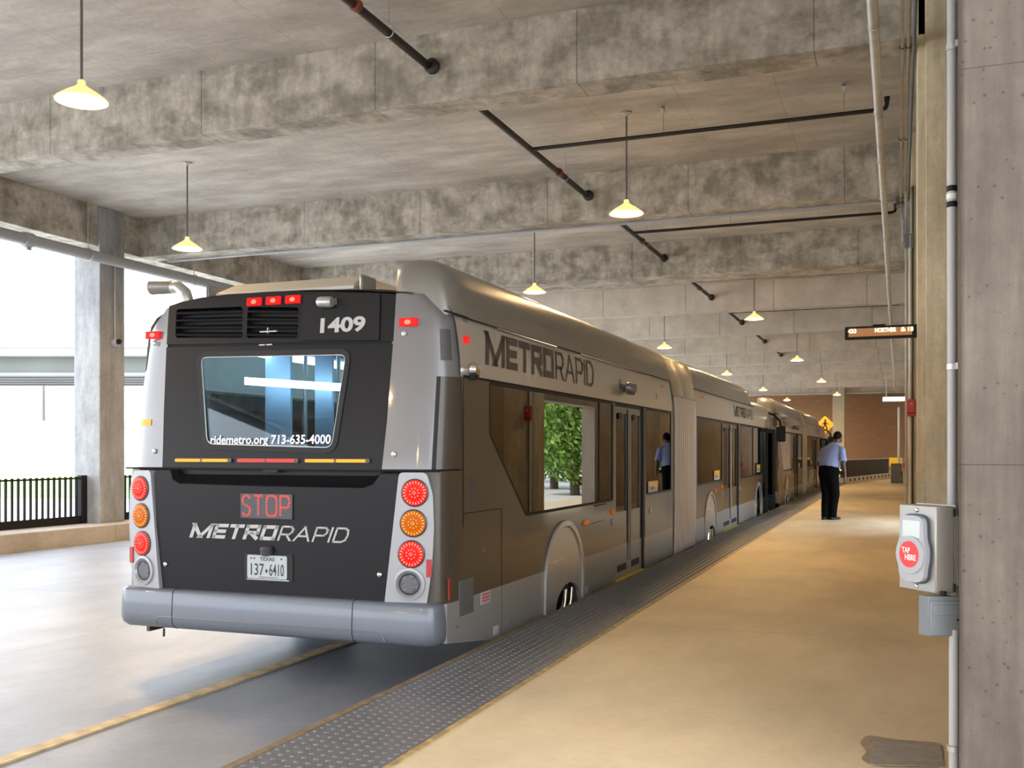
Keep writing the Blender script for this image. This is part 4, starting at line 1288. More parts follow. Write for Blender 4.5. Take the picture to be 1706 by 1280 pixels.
door(*DOOR2, bus)
# front door stands open: leaves folded out
MB().box(XS - .05, XS - .005, DOOR3[0], DOOR3[0] + .05, SK0, WT + .04).build('door_frame', M['rubber'], bus)
MB().box(XS - .05, XS - .005, DOOR3[1] - .05, DOOR3[1], SK0, WT + .04).build('door_frame', M['rubber'], bus)
for y in (DOOR3[0] + .05, DOOR3[1] - .10):
    lf = MB()
    lf.box(XS - .50, XS + .10, y, y + .035, SK0 + .02, .30)
    lf.box(XS - .50, XS + .10, y, y + .035, WT - .08, WT)
    lf.box(XS - .50, XS - .44, y, y + .035, .30, WT - .08)
    lf.box(XS + .04, XS + .10, y, y + .035, .30, WT - .08)
    q = lf.build('open_door_leaf', M['rubber'], bus, smooth=0)
    MB().box(XS - .44, XS + .04, y + .012, y + .022, .30, WT - .08).build('door_glass', M['door_glass'], q)
MB().box(XS - .1, XS - .03, DOOR3[0] + .1, DOOR3[1] - .1, SK0 - .02, SK0 + .02).build('step_edge', M['yellow'], bus)

# ---- bus front (faces away from the viewer)
rows = []
for (y, k) in ((23.6, 1.0), (23.95, .985), (24.2, .95), (24.33, .88)):
    rows.append([(CX + h * k, y, z - (1 - k) * 1.2) for h, z in FULL])
MB().grid(rows, flip=True).build('front_cap', M['silver_band'], bus)
fc = MB()
fc.grid([[(CX + 1.31, 23.85, -.02), (CX + 1.31, 23.85, .75)], [(CX + 1.26, 24.25, -.02), (CX + 1.26, 24.22, .75)], [(CX + .9, 24.42, -.02), (CX + .9, 24.38, .75)], [(CX - .9, 24.42, -.02), (CX - .9, 24.38, .75)], [(CX - 1.26, 24.25, -.02), (CX - 1.26, 24.22, .75)], [(CX - 1.31, 23.85, -.02), (CX - 1.31, 23.85, .75)]])
fc.build('front_panel', M['brown'], bus)
wsg = MB()
wsg.grid([[(CX + 1.31, 23.85, .75), (CX + 1.28, 23.85, 1.85)], [(CX + 1.25, 24.22, .75), (CX + 1.20, 24.12, 1.95)], [(CX + .9, 24.38, .75), (CX + .88, 24.22, 2.0)], [(CX - .9, 24.38, .75), (CX - .88, 24.22, 2.0)], [(CX - 1.25, 24.22, .75), (CX - 1.20, 24.12, 1.95)], [(CX - 1.31, 23.85, .75), (CX - 1.28, 23.85, 1.85)]])
wsg.build('windscreen', M['window'], bus, smooth=0)
arm = MB().tube([(CX + 1.18, 24.05, 2.20), (CX + 1.32, 24.2, 2.16), (CX + 1.45, 24.35, 2.02), (CX + 1.47, 24.38, 1.85)], .03, 8).build('mirror_arm', M['rubber'], bus)
MB().box(CX + 1.36, CX + 1.58, 24.32, 24.44, 1.52, 1.90).build('mirror', M['rubber'], bus, bevel=.03)

# ---- interior
it = MB()
it.box(CX - 1.25, CX + 1.25, 6.3, 24.0, .06, .10)
it.build('cabin_floor', M['interior_dark'], bus, smooth=0)
ce = MB().box(CX - 1.15, CX + 1.15, 6.3, 12.9, 2.12, 2.16).box(CX - 1.15, CX + 1.15, 14.6, 23.8, 2.12, 2.16)
ce.build('cabin_ceiling', M['interior'], bus, smooth=0)
for s in (-1, 1):
    for (y0, y1) in ((6.6, 12.6), (14.9, 22.2)):
        MB().box(CX + s * .80 - .05, CX + s * .80 + .05, y0, y1, 2.07, 2.115).build('strip_light', M['strip_light'], bus, smooth=0)
MB().obox((-4.90, 6.80, 1.835), (.90, .10, -.07), (0, .03, 0), (0, 0, .06)).build('strip_light', M['strip_light'], bus, smooth=0)
eng = MB().box(CX - 1.22, CX + 1.22, 6.25, 6.9, .1, 1.22).build('engine_cover', M['interior_dark'], bus, smooth=0)
for (x0, x1, y) in ((-4.84, -4.60, 7.0), (-4.37, -4.21, 7.0)):
    MB().box(x0, x1, y, y + .03, 1.2, 2.1).build('partition', M['perforated'], bus, smooth=0)
MB().box(-5.2, -2.9, 7.6, 7.64, 1.24, 1.30).build('grab_rail', M['interior'], bus, smooth=0)
for x in (CX - .62, CX + .42, CX - .3, CX + .9):
    MB().tube([(x, 7.3, .1), (x, 7.3, 2.12)], .018, 8).build('grab_pole', M['galv'], bus)
for y in (9.3, 11.2, 15.2, 17.0, 19.0):
    MB().tube([(CX + .55, y, .1), (CX + .55, y, 2.12)], .018, 8).build('grab_pole', M['chrome'], bus)
seat_proto = None
for y in (7.3, 8.2, 9.1, 11.7, 12.4, 15.3, 16.2, 19.4, 20.3):
    for x in (-1.0, -.55, .55, 1.0):
        if x > 0 and y in (9.1, ): continue
        if seat_proto is None:
            s_ = MB()
            s_.box(CX + x - .21, CX + x + .21, y, y + .42, .48, .56)
            s_.box(CX + x - .21, CX + x + .21, y - .06, y + .02, .52, 1.08)
            s_.box(CX + x - .03, CX + x + .03, y + .1, y + .3, .1, .5)
            seat_proto = s_.build('passenger_seat', M['seat'], bus, smooth=0)
            px, py = x, y
        else:
            c = seat_proto.copy(); COL.objects.link(c); c.location = (x - px, y - py, 0)

# ================= rear face
def YU(z): return 5.92 + .11 * (z - 1.17)
def up(d=0.0): return lambda x, z: (x, YU(z) - d, z)
NR = (0, -1, .11)
# upper black panel with the rear window opening
WIN = [(-4.722, 1.985), (-4.665, 2.008), (-3.545, 1.985), (-3.478, 1.955), (-3.53, 1.345), (-3.595, 1.298), (-4.535, 1.325), (-4.605, 1.365)]
wo = rounded([(-4.735, 2.008), (-3.472, 1.985), (-3.548, 1.295), (-4.622, 1.325)], .085, 6)
bl = [(-4.975, 1.185), (-3.185, 1.175), (-3.165, 1.5), (-3.15, 2.02), (-5.02, 2.065), (-5.0, 1.6)]
MB().poly([bl, wo], up(), .04, NR).build('rear_panel', M['charcoal'], bus, smooth=0)
win = MB().poly([wo], up(-.012), .008, NR).build('rear_window', M['rear_glass'], bus, smooth=0)
MB().poly([[p for p in inset(wo, -.012)], inset(wo, .026)], up(.007), .02, NR).build('window_seal', M['rubber'], win, bevel=.004)
MB().poly([inset(wo, .026), inset(wo, .031)], up(.004), .01, NR).build('seal_trim', M['galv'], win, smooth=0)
tx = MB()
font_text(tx, 'ridemetro.org 713-635-4000', up(-.002), -4.572, 1.352, .062, bold=.022, width=.985)
tx.build('window_lettering', M['white'], win, smooth=0)
# top cap with louvres
topc = [(-5.02, 2.085), (-3.148, 2.035), (-3.145, 2.355), (-3.35, 2.378), (-3.66, 2.402), (-4.1, 2.428), (-4.5, 2.432), (-4.75, 2.420), (-4.93, 2.395), (-5.025, 2.372)]
louL = [(-4.955, 2.345), (-4.375, 2.335), (-4.360, 2.105), (-4.945, 2.132)]
louR = [(-4.330, 2.330), (-3.905, 2.305), (-3.900, 2.085), (-4.322, 2.105)]
MB().poly([topc, rounded(louL, .02, 2), rounded(louR, .02, 2)], up(), .05, NR).build('rear_top_panel', M['charcoal'], bus, smooth=0)
MB().poly([[(-5.10, 2.07), (-3.80, 2.04), (-3.80, 2.38), (-5.06, 2.38)]], up(-.07), .02, NR).build('louvre_back', M['rubber'], bus, smooth=0)
for (q, n) in ((louL, 4), (louR, 4)):
    for k in range(n):
        a = (k + .12) / n; b = (k + .50) / n
        L0 = Vector(q[0]).lerp(Vector(q[3]), a); R0 = Vector(q[1]).lerp(Vector(q[2]), a)
        L1 = Vector(q[0]).lerp(Vector(q[3]), b); R1 = Vector(q[1]).lerp(Vector(q[2]), b)
        m_ = MB()
        f0 = up(.008); f1 = up(-.045)
        P = [f1(*L0), f1(*R0), f0(*R1), f0(*L1)]
        m_.add(P + [(p[0], p[1] + .006, p[2] - .012) for p in P], [(0, 3, 2, 1), (4, 5, 6, 7), (3, 7, 6, 2), (0, 4, 7, 3), (1, 2, 6, 5), (0, 1, 5, 4)])
        m_.build('louvre', M['charcoal'], bus, smooth=0)
MB().poly([[(-5.02, 2.067), (-3.15, 2.022), (-3.15, 2.034), (-5.02, 2.083)]], up(-.01), .01, NR).build('rear_seam', M['seam'], bus, smooth=0)
for x in (-4.27, -4.11, -3.95):
    l_ = MB().poly([rect(x - .06, x + .06, 2.335, 2.392)], up(.018), .02, NR).build('clearance_lamp', M['red_lens'], bus, bevel=.004)
    MB().poly([ring(x, 2.362, .022, 12, .016)], up(.019), 0, NR).build('lamp_core', M['red_hot'], l_, smooth=0)
# number plate panel, camera, number
MB().poly([rounded([(-3.862, 2.395), (-3.262, 2.366), (-3.252, 2.045), (-3.862, 2.070)], .02)], up(.012), .014, NR).build('number_panel', M['black'], bus, bevel=.003)
tx = MB(); font_text(tx, '1409', up(.0135), -3.712, 2.118, .098, bold=.035, width=.352)
tx.build('number_lettering', M['logo_white'], bus, smooth=0)
bx = Vector((-3.72, YU(2.33) - .045, 2.325))
MB().lathe([(.001, 0), (.034, .004), (.038, .02), (.038, .10), (.032, .115), (.001, .118)], c=bx, axis=(1, -.05, -.05), n=18, cap=False).build('rear_camera', M['galv'], bus)
MB().box(-3.735, -3.585, YU(2.33) - .03, YU(2.33), 2.30, 2.352).build('camera_mount', M['lamp_ring'], bus, bevel=.006)
sb = MB()
for x in (-4.21, -4.15): sb.poly([rect(x, x + .05, 2.046, 2.054)], up(.006), .006, NR)
sb.poly([rect(-4.20, -4.06, 2.138, 2.146)], up(.02), .02, NR); sb.poly([rect(-4.14, -4.134, 2.13, 2.17)], up(.02), .02, NR)
sb.build('latch_bracket', M['galv'], bus, smooth=0)
# light bars under the window
for (x0, x1, m) in ((-4.85, -4.40, 'amber_led'), (-4.315, -3.852, 'red_bar'), (-3.765, -3.30, 'amber_led')):
    MB().poly([rrect(x0 - .012, x1 + .03, 1.221, 1.250, .014)], up(.014), .016, NR).build('light_bar_base', M['lamp_ring'], bus, smooth=0)
    g_ = MB()
    xm_ = (x0 + x1) / 2
    for (a, b) in ((x0, xm_ - .008), (xm_ + .008, x1)):
        g_.poly([rrect(a, b, 1.226, 1.245, .009)], up(.022), .012, NR)
    g_.build('light_bar', M[m], bus, smooth=0)
# centre latch below the bars
MB().box(-4.10, -3.98, YU(1.16) - .02, YU(1.16) + .02, 1.155, 1.172).build('hatch_latch', M['rubber'], bus)

# silver corner pillars (rear edge to the side), mirrored
def pillar_rows(zs, sgn, t0, t1, n=12):
    rows = []
    for z in zs:
        f = (z - 1.17) / 1.2
        xe = (-3.19 + .045 * f - CX) if sgn > 0 else .945 + .045 * f                        # distance of the panel edge from the centre
        if z > 2.22: hw = 1.262 - (z - 2.22) * 1.1
        else: hw = 1.31 - .048 * max(0, (z - 1.8)) / .42
        ye = YU(z)
        P0 = Vector((xe, ye)); P3 = Vector((hw, ye + .34)); P1 = Vector((hw - .04, ye + .03)); P2 = Vector((hw, ye + .10))
        row = []
        for k in range(n + 1):
            t = t0 + (t1 - t0) * k / n
            p = P0 * (1 - t) ** 3 + P1 * 3 * t * (1 - t) ** 2 + P2 * 3 * t * t * (1 - t) + P3 * t ** 3
            row.append((CX + sgn * p.x, p.y, z))
        rows.append(row)
    return rows
ZS_LOW = [1.18, 1.4, 1.6, 1.795]; ZS_UP = [1.795, 1.95, 2.1, 2.2, 2.26, 2.32, 2.36]
for sgn in (1, -1):
    T = .38 if sgn > 0 else .80
    MB().grid(pillar_rows(ZS_LOW, sgn, 0, T), flip=(sgn < 0)).build('corner_pillar', M['silver'], bus, smooth=40)
    MB().grid(pillar_rows(ZS_UP, sgn, 0, 1.0), flip=(sgn < 0)).build('corner_pillar', M['silver'], bus, smooth=40)
    rows = pillar_rows(ZS_LOW, sgn, T, T + .05, 2)
    MB().grid(rows, flip=(sgn < 0)).build('corner_gasket', M['rubber'], bus)
    MB().grid(pillar_rows(ZS_LOW, sgn, T + .05, 1.0, 8), flip=(sgn < 0)).build('corner_panel', M['brown'], bus)
    # lower corner beside the lamp cluster
    rows = []
    for z in (.30, .5, .8, 1.0, 1.17):
        P0 = Vector((1.15, 5.925)); P1 = Vector((1.285, 5.935)); P2 = Vector((1.31, 6.0)); P3 = Vector((1.31, 6.22))
        rows.append([(CX + sgn * p.x, p.y, z) for p in [P0 * (1 - t) ** 3 + P1 * 3 * t * (1 - t) ** 2 + P2 * 3 * t * t * (1 - t) + P3 * t ** 3 for t in [i / 8 for i in range(9)]]])
    MB().grid(rows, flip=(sgn < 0)).build('lower_corner', M['brown'], bus)
    # marker lamp and bolts on the pillar
    lx = CX + .985 if sgn > 0 else CX - 1.12
    l_ = MB().obox((lx - .064, YU(2.16) - .010, 2.133), (.128, 0, 0), (0, .03, 0), (0, 0, .055)).build('corner_marker', M['red_lens'], bus, bevel=.004)
    MB().poly([ring(lx, 2.16, .024, 12, .016)], lambda u, v: (u, YU(2.16) - .0115, v), 0, NR).build('lamp_core', M['red_hot'], l_, smooth=0)
    for (dx, z) in (((.958, 2.085), (.928, 1.28)) if sgn > 0 else ((1.105, 2.10), (1.03, 1.30))):
        MB().lathe([(.018, 0), (.018, .012), (.008, .016)], c=(CX + sgn * dx, YU(z) + .008, z), axis=(0, -1, 0), n=12).build('pillar_bolt', M['galv'], bus)
    # dark vent on the pillar's side
    vr = [[(p[0] + sgn * .004, p[1] - .003, p[2]) for p in r] for r in pillar_rows([1.905, 1.97, 2.04, 2.115], sgn, .43, .60, 4)]
    MB().grid(vr, flip=(sgn < 0)).build('side_vent', M['vent'], bus, smooth=0)
MB().grid([[(p[0] - .003, p[1] - .005, p[2]) for p in r] for r in pillar_rows([1.49, 1.535], -1, .16, .40, 3)], flip=True).build('amber_reflector', M['amber_led'], bus, smooth=0)
rc = MB().tube([(x, YU(z) - .004, z) for x, z in [(-5.30, 1.178), (-4.98, 1.178), (-4.0, 1.172), (-3.1, 1.170), (-2.76, 1.170)]], .007, 6)
rc.build('rear_seam', M['seam'], bus)

# hatch (engine door)
HY = 5.87
hf = lambda d=0.0: (lambda x, z: (x, HY - d, z))
NH = (0, -1, 0)
hat = [(-5.005, 1.165), (-4.86, 1.165), (-4.84, 1.10), (-4.78, 1.072), (-4.06, 1.062), (-3.30, 1.060), (-3.22, 1.085), (-3.165, 1.155), (-3.035, 1.158), (-3.06, .75), (-3.13, .287), (-4.925, .287), (-4.985, .75)]
MB().poly([hat], hf(), .05, NH).build('engine_hatch', M['charcoal'], bus, smooth=0, bevel=.006)
rec = MB()
rr0 = [(-4.86, 1.168), (-4.84, 1.10), (-4.78, 1.072), (-4.06, 1.062), (-3.30, 1.060), (-3.22, 1.085), (-3.165, 1.158)]
rows = [[(x, HY + .004, z) for x, z in rr0], [(x * .985 + -4.03 * .015, HY + .05, z + .018 if z < 1.12 else z) for x, z in rr0], [(x * .97 + -4.03 * .03, HY + .085, 1.135 if z < 1.12 else z) for x, z in rr0]]
rec.grid(rows, flip=False)
rec.poly([[(-4.86, 1.17), (-3.16, 1.17), (-3.2, 1.05), (-4.82, 1.05)]], hf(-.088), .01, NH)
rec.build('hatch_recess', M['charcoal'], bus, smooth=40)
# raised lip ribs on the hatch sides
rb = MB()
for x0, x1 in ((-4.80, -4.83), (-3.225, -3.20)):
    pass
# STOP display
MB().poly([rect(-4.255, -3.835, .836, 1.008)], hf(.012), .014, NH).build('stop_display', M['lamp_ring'], bus, bevel=.003)
SX0, SX1, SZ0, SZ1 = -4.235, -3.858, .856, .994
_, tot = stroke_layout('STOP', .01, .30)
x_off = 0
for ch in 'STOP':
    dots = MB()
    segs, w_ = stroke_layout(ch, .01, .30)
    for (a, b) in segs:
        a = Vector((SX0 + (SX1 - SX0) * (a[0] + x_off) / tot, SZ0 + (SZ1 - SZ0) * a[1])); b = Vector((SX0 + (SX1 - SX0) * (b[0] + x_off) / tot, SZ0 + (SZ1 - SZ0) * b[1]))
        L = (b - a).length; n = max(1, round(L / .0150)); e = (b - a) / L; w = Vector((-e.y, e.x))
        for k in range(n):
            p = a + e * L * (k + .5) / n
            dots.poly([[tuple(p - e * .0030 - w * .0075), tuple(p + e * .0030 - w * .0075), tuple(p + e * .0030 + w * .0075), tuple(p - e * .0030 + w * .0075)]], hf(.0145), 0, NH)
    x_off += w_ + .30 + .005
    dots.build('stop_letter', M['red_led'], bus, smooth=0)
# logo lettering
def logo_fn(x, z): return (x, HY - .0015, z)
for w_ in (0, 1):
    tx = MB()
    stroke_text(tx, LOGO, logo_fn, -4.695, -3.355, .688, .792, shear=0.34, depth=0, nrm=NH, only=w_)
    tx.build('rear_lettering', M['logo_white'], bus, smooth=0)
# licence plate
MB().poly([rrect(-4.225, -3.835, .405, .595, .01)], hf(.006), .01, NH).build('plate_frame', M['rubber'], bus, bevel=.003)
lp = MB().poly([rrect(-4.198, -3.878, .425, .585, .012)], hf(.012), .005, NH).build('licence_plate', M['plate_white'], bus, smooth=0)
tx = MB(); pf = lambda x, z: (x, HY - .0135, z)
font_text(tx, 'TEXAS', pf, -4.093, .548, .024, bold=.02, width=.118)
font_text(tx, '137', pf, -4.168, .448, .082, bold=.008, width=.108)
font_text(tx, '6410', pf, -4.018, .448, .082, bold=.008, width=.118)
tx.poly([[(-4.052, .478), (-4.040, .494), (-4.028, .478), (-4.040, .462)]], pf, 0, NH)
for k in range(9): tx.poly([rect(-4.10 + k * .017, -4.088 + k * .017, .433, .438)], pf, 0, NH)
for x in (-4.165, -4.140, -3.92): tx.poly([ring(x, .563, .007, 8)], pf, 0, NH)
tx.build('plate_lettering', M['plate_ink'], lp, smooth=0)
MB().poly([rect(-4.20, -3.86, .415, .421)], hf(.014), .006, NH).build('plate_trim', M['galv'], lp, smooth=0)
MB().lathe([(.001, .0), (.034, .003), (.046, .014), (.046, .05), (.034, .066), (.001, .07)], c=(-4.04, HY - .005, .585), axis=(0, -.2, 1), n=20, cap=False).build('plate_lamp', M['lamp_ring'], bus)
hb_ = MB()
for x, z in ((-4.90, .49), (-3.17, .49)):
    hb_.lathe([(.017, 0), (.017, .01), (.008, .016)], c=(x, HY, z), axis=(0, -1, 0), n=12)
hb_.build('hatch_bolt', M['chrome'], bus)
MB().box(-4.10, -4.00, HY - .02, HY + .02, .286, .303).build('hatch_catch', M['yellow'], bus)
MB().box(-4.22, -4.00, HY - .05, HY - .02, .278, .290).build('hatch_catch_plate', M['galv'], bus)

# lamp clusters
for sgn in (1, -1):
    A_ = Vector((CX + sgn * 1.002, HY - .005, 0)); B_ = Vector((CX + sgn * 1.255, 5.915, 0))
    du = (B_ - A_); Lw = du.length; du /= Lw
    nc = Vector((du.y, -du.x, 0)) if sgn > 0 else Vector((-du.y, du.x, 0))
    if nc.y > 0: nc = -nc
    cf = lambda d: (lambda u, v: A_ + du * u + nc * d + Vector((0, 0, v)))
    hs = [(.0, 1.162), (.185, 1.162), (.228, 1.02), (.236, .80), (.222, .55), (.185, .294), (-.10, .294), (-.07, .55), (-.035, .85)]
    hs = rounded(hs, .03, 4)
    hsg = MB().poly([hs], cf(.004), .05, nc).build('lamp_housing', M['housing'], bus, bevel=.008)
    for (z, kind, u) in ((1.030, 'red', .108), (.832, 'amber', .098), (.632, 'red', .085)):
        c = cf(.004)(u, z)
        MB().lathe([(.092, 0), (.092, .006), (.082, .010), (.080, .004)], c=c, axis=nc, n=28, cap=False).build('lamp_ring', M['lamp_ring'], hsg)
        ln = MB().lathe([(.084, .002), (.082, .012), (.05, .019), (.001, .021)], c=c, axis=nc, n=28).build('tail_lamp', M['red_lens' if kind == 'red' else 'amber_lens'], hsg)
        dt = MB()
        for (r, n, l, w_) in ((.066, 22, .010, .0042), (.047, 15, .008, .004), (.028, 9, .006, .0038), (.009, 4, .004, .004)):
            for k in range(n):
                a = 2 * PI * k / n
                rr_ = Vector((math.cos(a), math.sin(a))); tt = Vector((-rr_.y, rr_.x)); p = Vector((u, z)) + rr_ * r
                d = .0165 + .006 * (1 - r / .066)
                dt.poly([[tuple(p - rr_ * l - tt * w_), tuple(p + rr_ * l - tt * w_), tuple(p + rr_ * l + tt * w_), tuple(p - rr_ * l + tt * w_)]], cf(d + .004), 0, nc)
        dt.build('lamp_leds', M['red_hot' if kind == 'red' else 'amber_dot'], hsg, smooth=0)
    c = cf(.004)(.070, .437)
    MB().lathe([(.108, 0), (.106, .012), (.088, .014), (.072, -.004)], c=c, axis=nc, n=28, cap=False).build('lamp_rim', M['housing'], hsg)
    MB().lathe([(.074, .001), (.066, .005), (.060, .0), (.001, .0)], c=c, axis=nc, n=28, cap=False).build('reversing_lamp', M['lamp_ring'], hsg)
    rl = MB()
    for k in range(7):
        z = .437 - .042 + .014 * k; h = math.sqrt(max(.0004, .052 ** 2 - (z - .437) ** 2))
        rl.poly([rect(.070 - h, .070 + h, z - .0045, z + .0045)], cf(.0065), .002, nc)
    rl.build('lamp_lens', M['reverse'], hsg, smooth=0)
    MB().poly([rect(.185, .220, .485, .60)], cf(.012), .01, nc).build('reflector', M['red_plastic'], hsg, smooth=0)

# bumper
BPF = [(-.05, .312), (0.0, .318), (.078, .3175), (.100, .310), (.110, .292), (.117, .20), (.12, .14), (.118, .10), (.105, .065), (.07, .040), (.0, .036), (-.06, .04)]   # outward offset, height
hw, hwl = 1.190, 1.155
y_in = 5.918
def bump_path():
    pts = [(hw, 5.935, (1, 0))]
    for k in range(11):
        a = -PI / 2 * k / 10
        pts.append((hw, y_in, (math.cos(a), math.sin(a))))
    pts.append((.75, y_in, (0, -1))); pts.append((0, y_in, (0, -1)))
    left = [(-min(x, hwl), y + (.05 if n[0] > .99 else 0), (-n[0], n[1])) for x, y, n in pts[-2::-1]]
    return pts + left
rows = []
for (x, y, n) in bump_path():
    rows.append([(CX + x + n[0] * o, y + n[1] * o, z) for o, z in BPF])
MB().grid(rows, flip=True, capends=True).build('bumper', M['bumper'], bus, smooth=50)
bs = MB()
for x in (-4.79, -3.34):
    for k in range(len(BPF) - 3):
        a, b = BPF[k + 1], BPF[k + 2]
        bs.tube([(x, y_in - a[0] - .0005, a[1]), (x, y_in - b[0] - .0005, b[1])], .0028, 6)
bs.build('bumper_seam', M['seam'], bus)
MB().tube([(x, y_in - .1185, z) for x, z in [(-4.93, .07), (-4.93, .105), (-4.91, .125), (-4.0, .125), (-3.15, .125), (-3.12, .11), (-3.10, .07)]], .004, 6).build('bumper_groove', M['silver'], bus)
MB().box(CX - .95, CX + .95, 5.85, 6.2, .275, .30).build('bumper_shelf', M['housing'], bus)
MB().tube([(-4.90, 5.85, .03), (-4.885, 5.83, -.02)], .008, 6).build('tow_hook', M['rubber'], bus)

# roof: rear cap, cooling unit, exhaust
rows = []
for (y, dz) in ((6.055, -.005), (6.10, .005), (6.2, .012)):
    rows.append([(CX + h, y, min(z, 2.45) + dz) for h, z in [(1.0, 2.36), (.95, 2.37), (.6, 2.405), (.2, 2.428), (-.2, 2.435), (-.6, 2.425), (-.9, 2.395), (-1.0, 2.37)]])
MB().grid(rows, flip=True).build('roof_rear_edge', M['charcoal'], bus, smooth=40)
cu = MB()
xs0, xs1 = -4.91, -3.66
P = [(xs0 + .02, 6.42, 2.43), (xs1 - .02, 6.42, 2.43), (xs1 - .02, 6.42, 2.51), (xs0 + .02, 6.42, 2.51), (xs0 + .06, 6.62, 2.605), (xs1 - .05, 6.62, 2.605), (xs0 + .06, 7.5, 2.605), (xs1 - .05, 7.5, 2.605), (xs0 + .02, 7.5, 2.43), (xs1 - .02, 7.5, 2.43)]
cu.add(P, [(0, 1, 2, 3), (3, 2, 5, 4), (4, 5, 7, 6), (6, 7, 9, 8), (0, 3, 4, 6, 8), (1, 9, 7, 5, 2)])
cu.build('cooling_unit', M['bellows_top'], bus, smooth=0, bevel=.008)
MB().box(xs0 - .02, xs1 + .03, 6.38, 6.44, 2.42, 2.475).build('unit_trim', M['silver'], bus, bevel=.008)
for x, s in ((xs0, -1), (xs1, 1)):
    MB().obox((x + s * .03 - .0, 6.40, 2.43), (s * .03, 0, 0), (0, .22, 0), (0, 0, .15)).build('unit_end', M['silver'], bus, bevel=.025)
MB().tube([(-5.02, 6.25, 2.30), (-5.02, 6.25, 2.44), (-5.04, 6.25, 2.50), (-5.10, 6.25, 2.545), (-5.17, 6.25, 2.55)], .048, 14).build('exhaust_pipe', M['galv'], bus)
eh = MB().lathe([(.048, 0), (.052, .02), (.058, .20), (.045, .20), (.04, .02)], c=(-5.15, 6.25, 2.552), axis=(-1, 0, .04), n=18, cap=False)
eh.build('exhaust_tip', M['fairing'], bus)

# second bus of the same kind ahead
bus2 = copy_tree(bus)
bus2.location = (CX, 5.80 + 19.1, -0.35)
bus2['label'] = 'second dark and silver articulated bus parked ahead, beyond the front door of the one nearer'
bus['label'] = 'dark charcoal and silver articulated bus standing with its lit rear lamps facing the viewer'

# ------------------------------------------------------------------ the man on the platform
ROT = math.radians(-30)
PX, PY = -1.21, 20.05
per = thing('person', (PX, PY, 0), 'man in light blue short-sleeved shirt and black trousers walking away, stooping, on the platform', 'person')
def W(p):
    x, y, z = p
    return (PX + x * math.cos(ROT) - y * math.sin(ROT), PY + x * math.sin(ROT) + y * math.cos(ROT), z)

def limb(mb, secs, n=16):
    """closed tapering tube: sections (centre, half width, half depth, forward axis lean)"""
    rows = []
    pts = [Vector(s[0]) for s in secs]
    for i, s in enumerate(secs):
        if i == 0: t = pts[1] - pts[0]
        elif i == len(secs) - 1: t = pts[-1] - pts[-2]
        else: t = (pts[i + 1] - pts[i]).normalized() + (pts[i] - pts[i - 1]).normalized()
        t.normalize()
        X = Vector((1, 0, 0)); X = (X - t * X.dot(t))
        if X.length < .2: X = Vector((0, 1, 0)) - t * t.y
        X.normalize(); Y = t.cross(X)
        rows.append([W(pts[i] + X * s[1] * math.cos(2 * PI * k / n) + Y * s[2] * math.sin(2 * PI * k / n)) for k in range(n)])
    mb.grid(rows, closed=True, capends=True)
    return mb
def ell(mb, c, rx, ry, rz, n=14, tilt=0.0):
    rows = []
    for i in range(n + 1):
        a = -PI / 2 + PI * i / n
        rr = max(.02, math.cos(a))
        row = []
        for k in range(2 * n):
            q = 2 * PI * k / (2 * n)
            v = Vector((rx * rr * math.cos(q), ry * rr * math.sin(q), rz * math.sin(a)))
            v = Matrix.Rotation(tilt, 3, 'X') @ v
            row.append(W(Vector(c) + v))
        rows.append(row)
    mb.grid(rows, closed=True, capends=True)
    return mb
def blend(o, vox, smooth=4):
    r = o.modifiers.new('one_surface', 'REMESH'); r.mode = 'VOXEL'; r.voxel_size = vox; r.use_smooth_shade = True
    s = o.modifiers.new('relax', 'SMOOTH'); s.factor = .5; s.iterations = smooth
    return o

HIP = Vector((0, -.03, .90)); CH = Vector((.0, .10, 1.25)); NK = Vector((.0, .20, 1.43)); HD = Vector((0.01, .275, 1.565))
SHL = Vector((-.190, .125, 1.315)); ELL = Vector((-.285, .10, 1.05)); HAL = Vector((-.255, .26, .86))
SHR = Vector((.190, .125, 1.320)); ELR = Vector((.275, .04, 1.07)); HAR = Vector((.275, .10, .84))
body = MB()
limb(body, [(HIP + Vector((0, 0, -.08)), .16, .12), (HIP + Vector((0, .01, .08)), .16, .125), (Vector((0, .03, 1.08)), .15, .12), (CH, .17, .12), (Vector((0, .15, 1.36)), .15, .09), (Vector((0, .18, 1.41)), .07, .065)])
limb(body, [(Vector((0, .16, 1.38)), .062, .065), (NK, .058, .062), (Vector((.005, .235, 1.49)), .056, .06), (HD + Vector((0, -.01, -.02)), .06, .07)])
ell(body, HD, .073, .092, .108, 14, -.15)
ell(body, HD + Vector((0, .045, -.055)), .054, .058, .052, 10)         # jaw
ell(body, HD + Vector((0, .106, -.022)), .012, .020, .020, 8)          # nose
ell(body, HD + Vector((0, .096, .012)), .045, .014, .010, 8)           # brow
ell(body, HD + Vector((0, .100, -.055)), .024, .010, .010, 8)          # lips
for s in (-1, 1):
    ell(body, HD + Vector((s * .073, .002, -.012)), .011, .022, .032, 8)   # ears
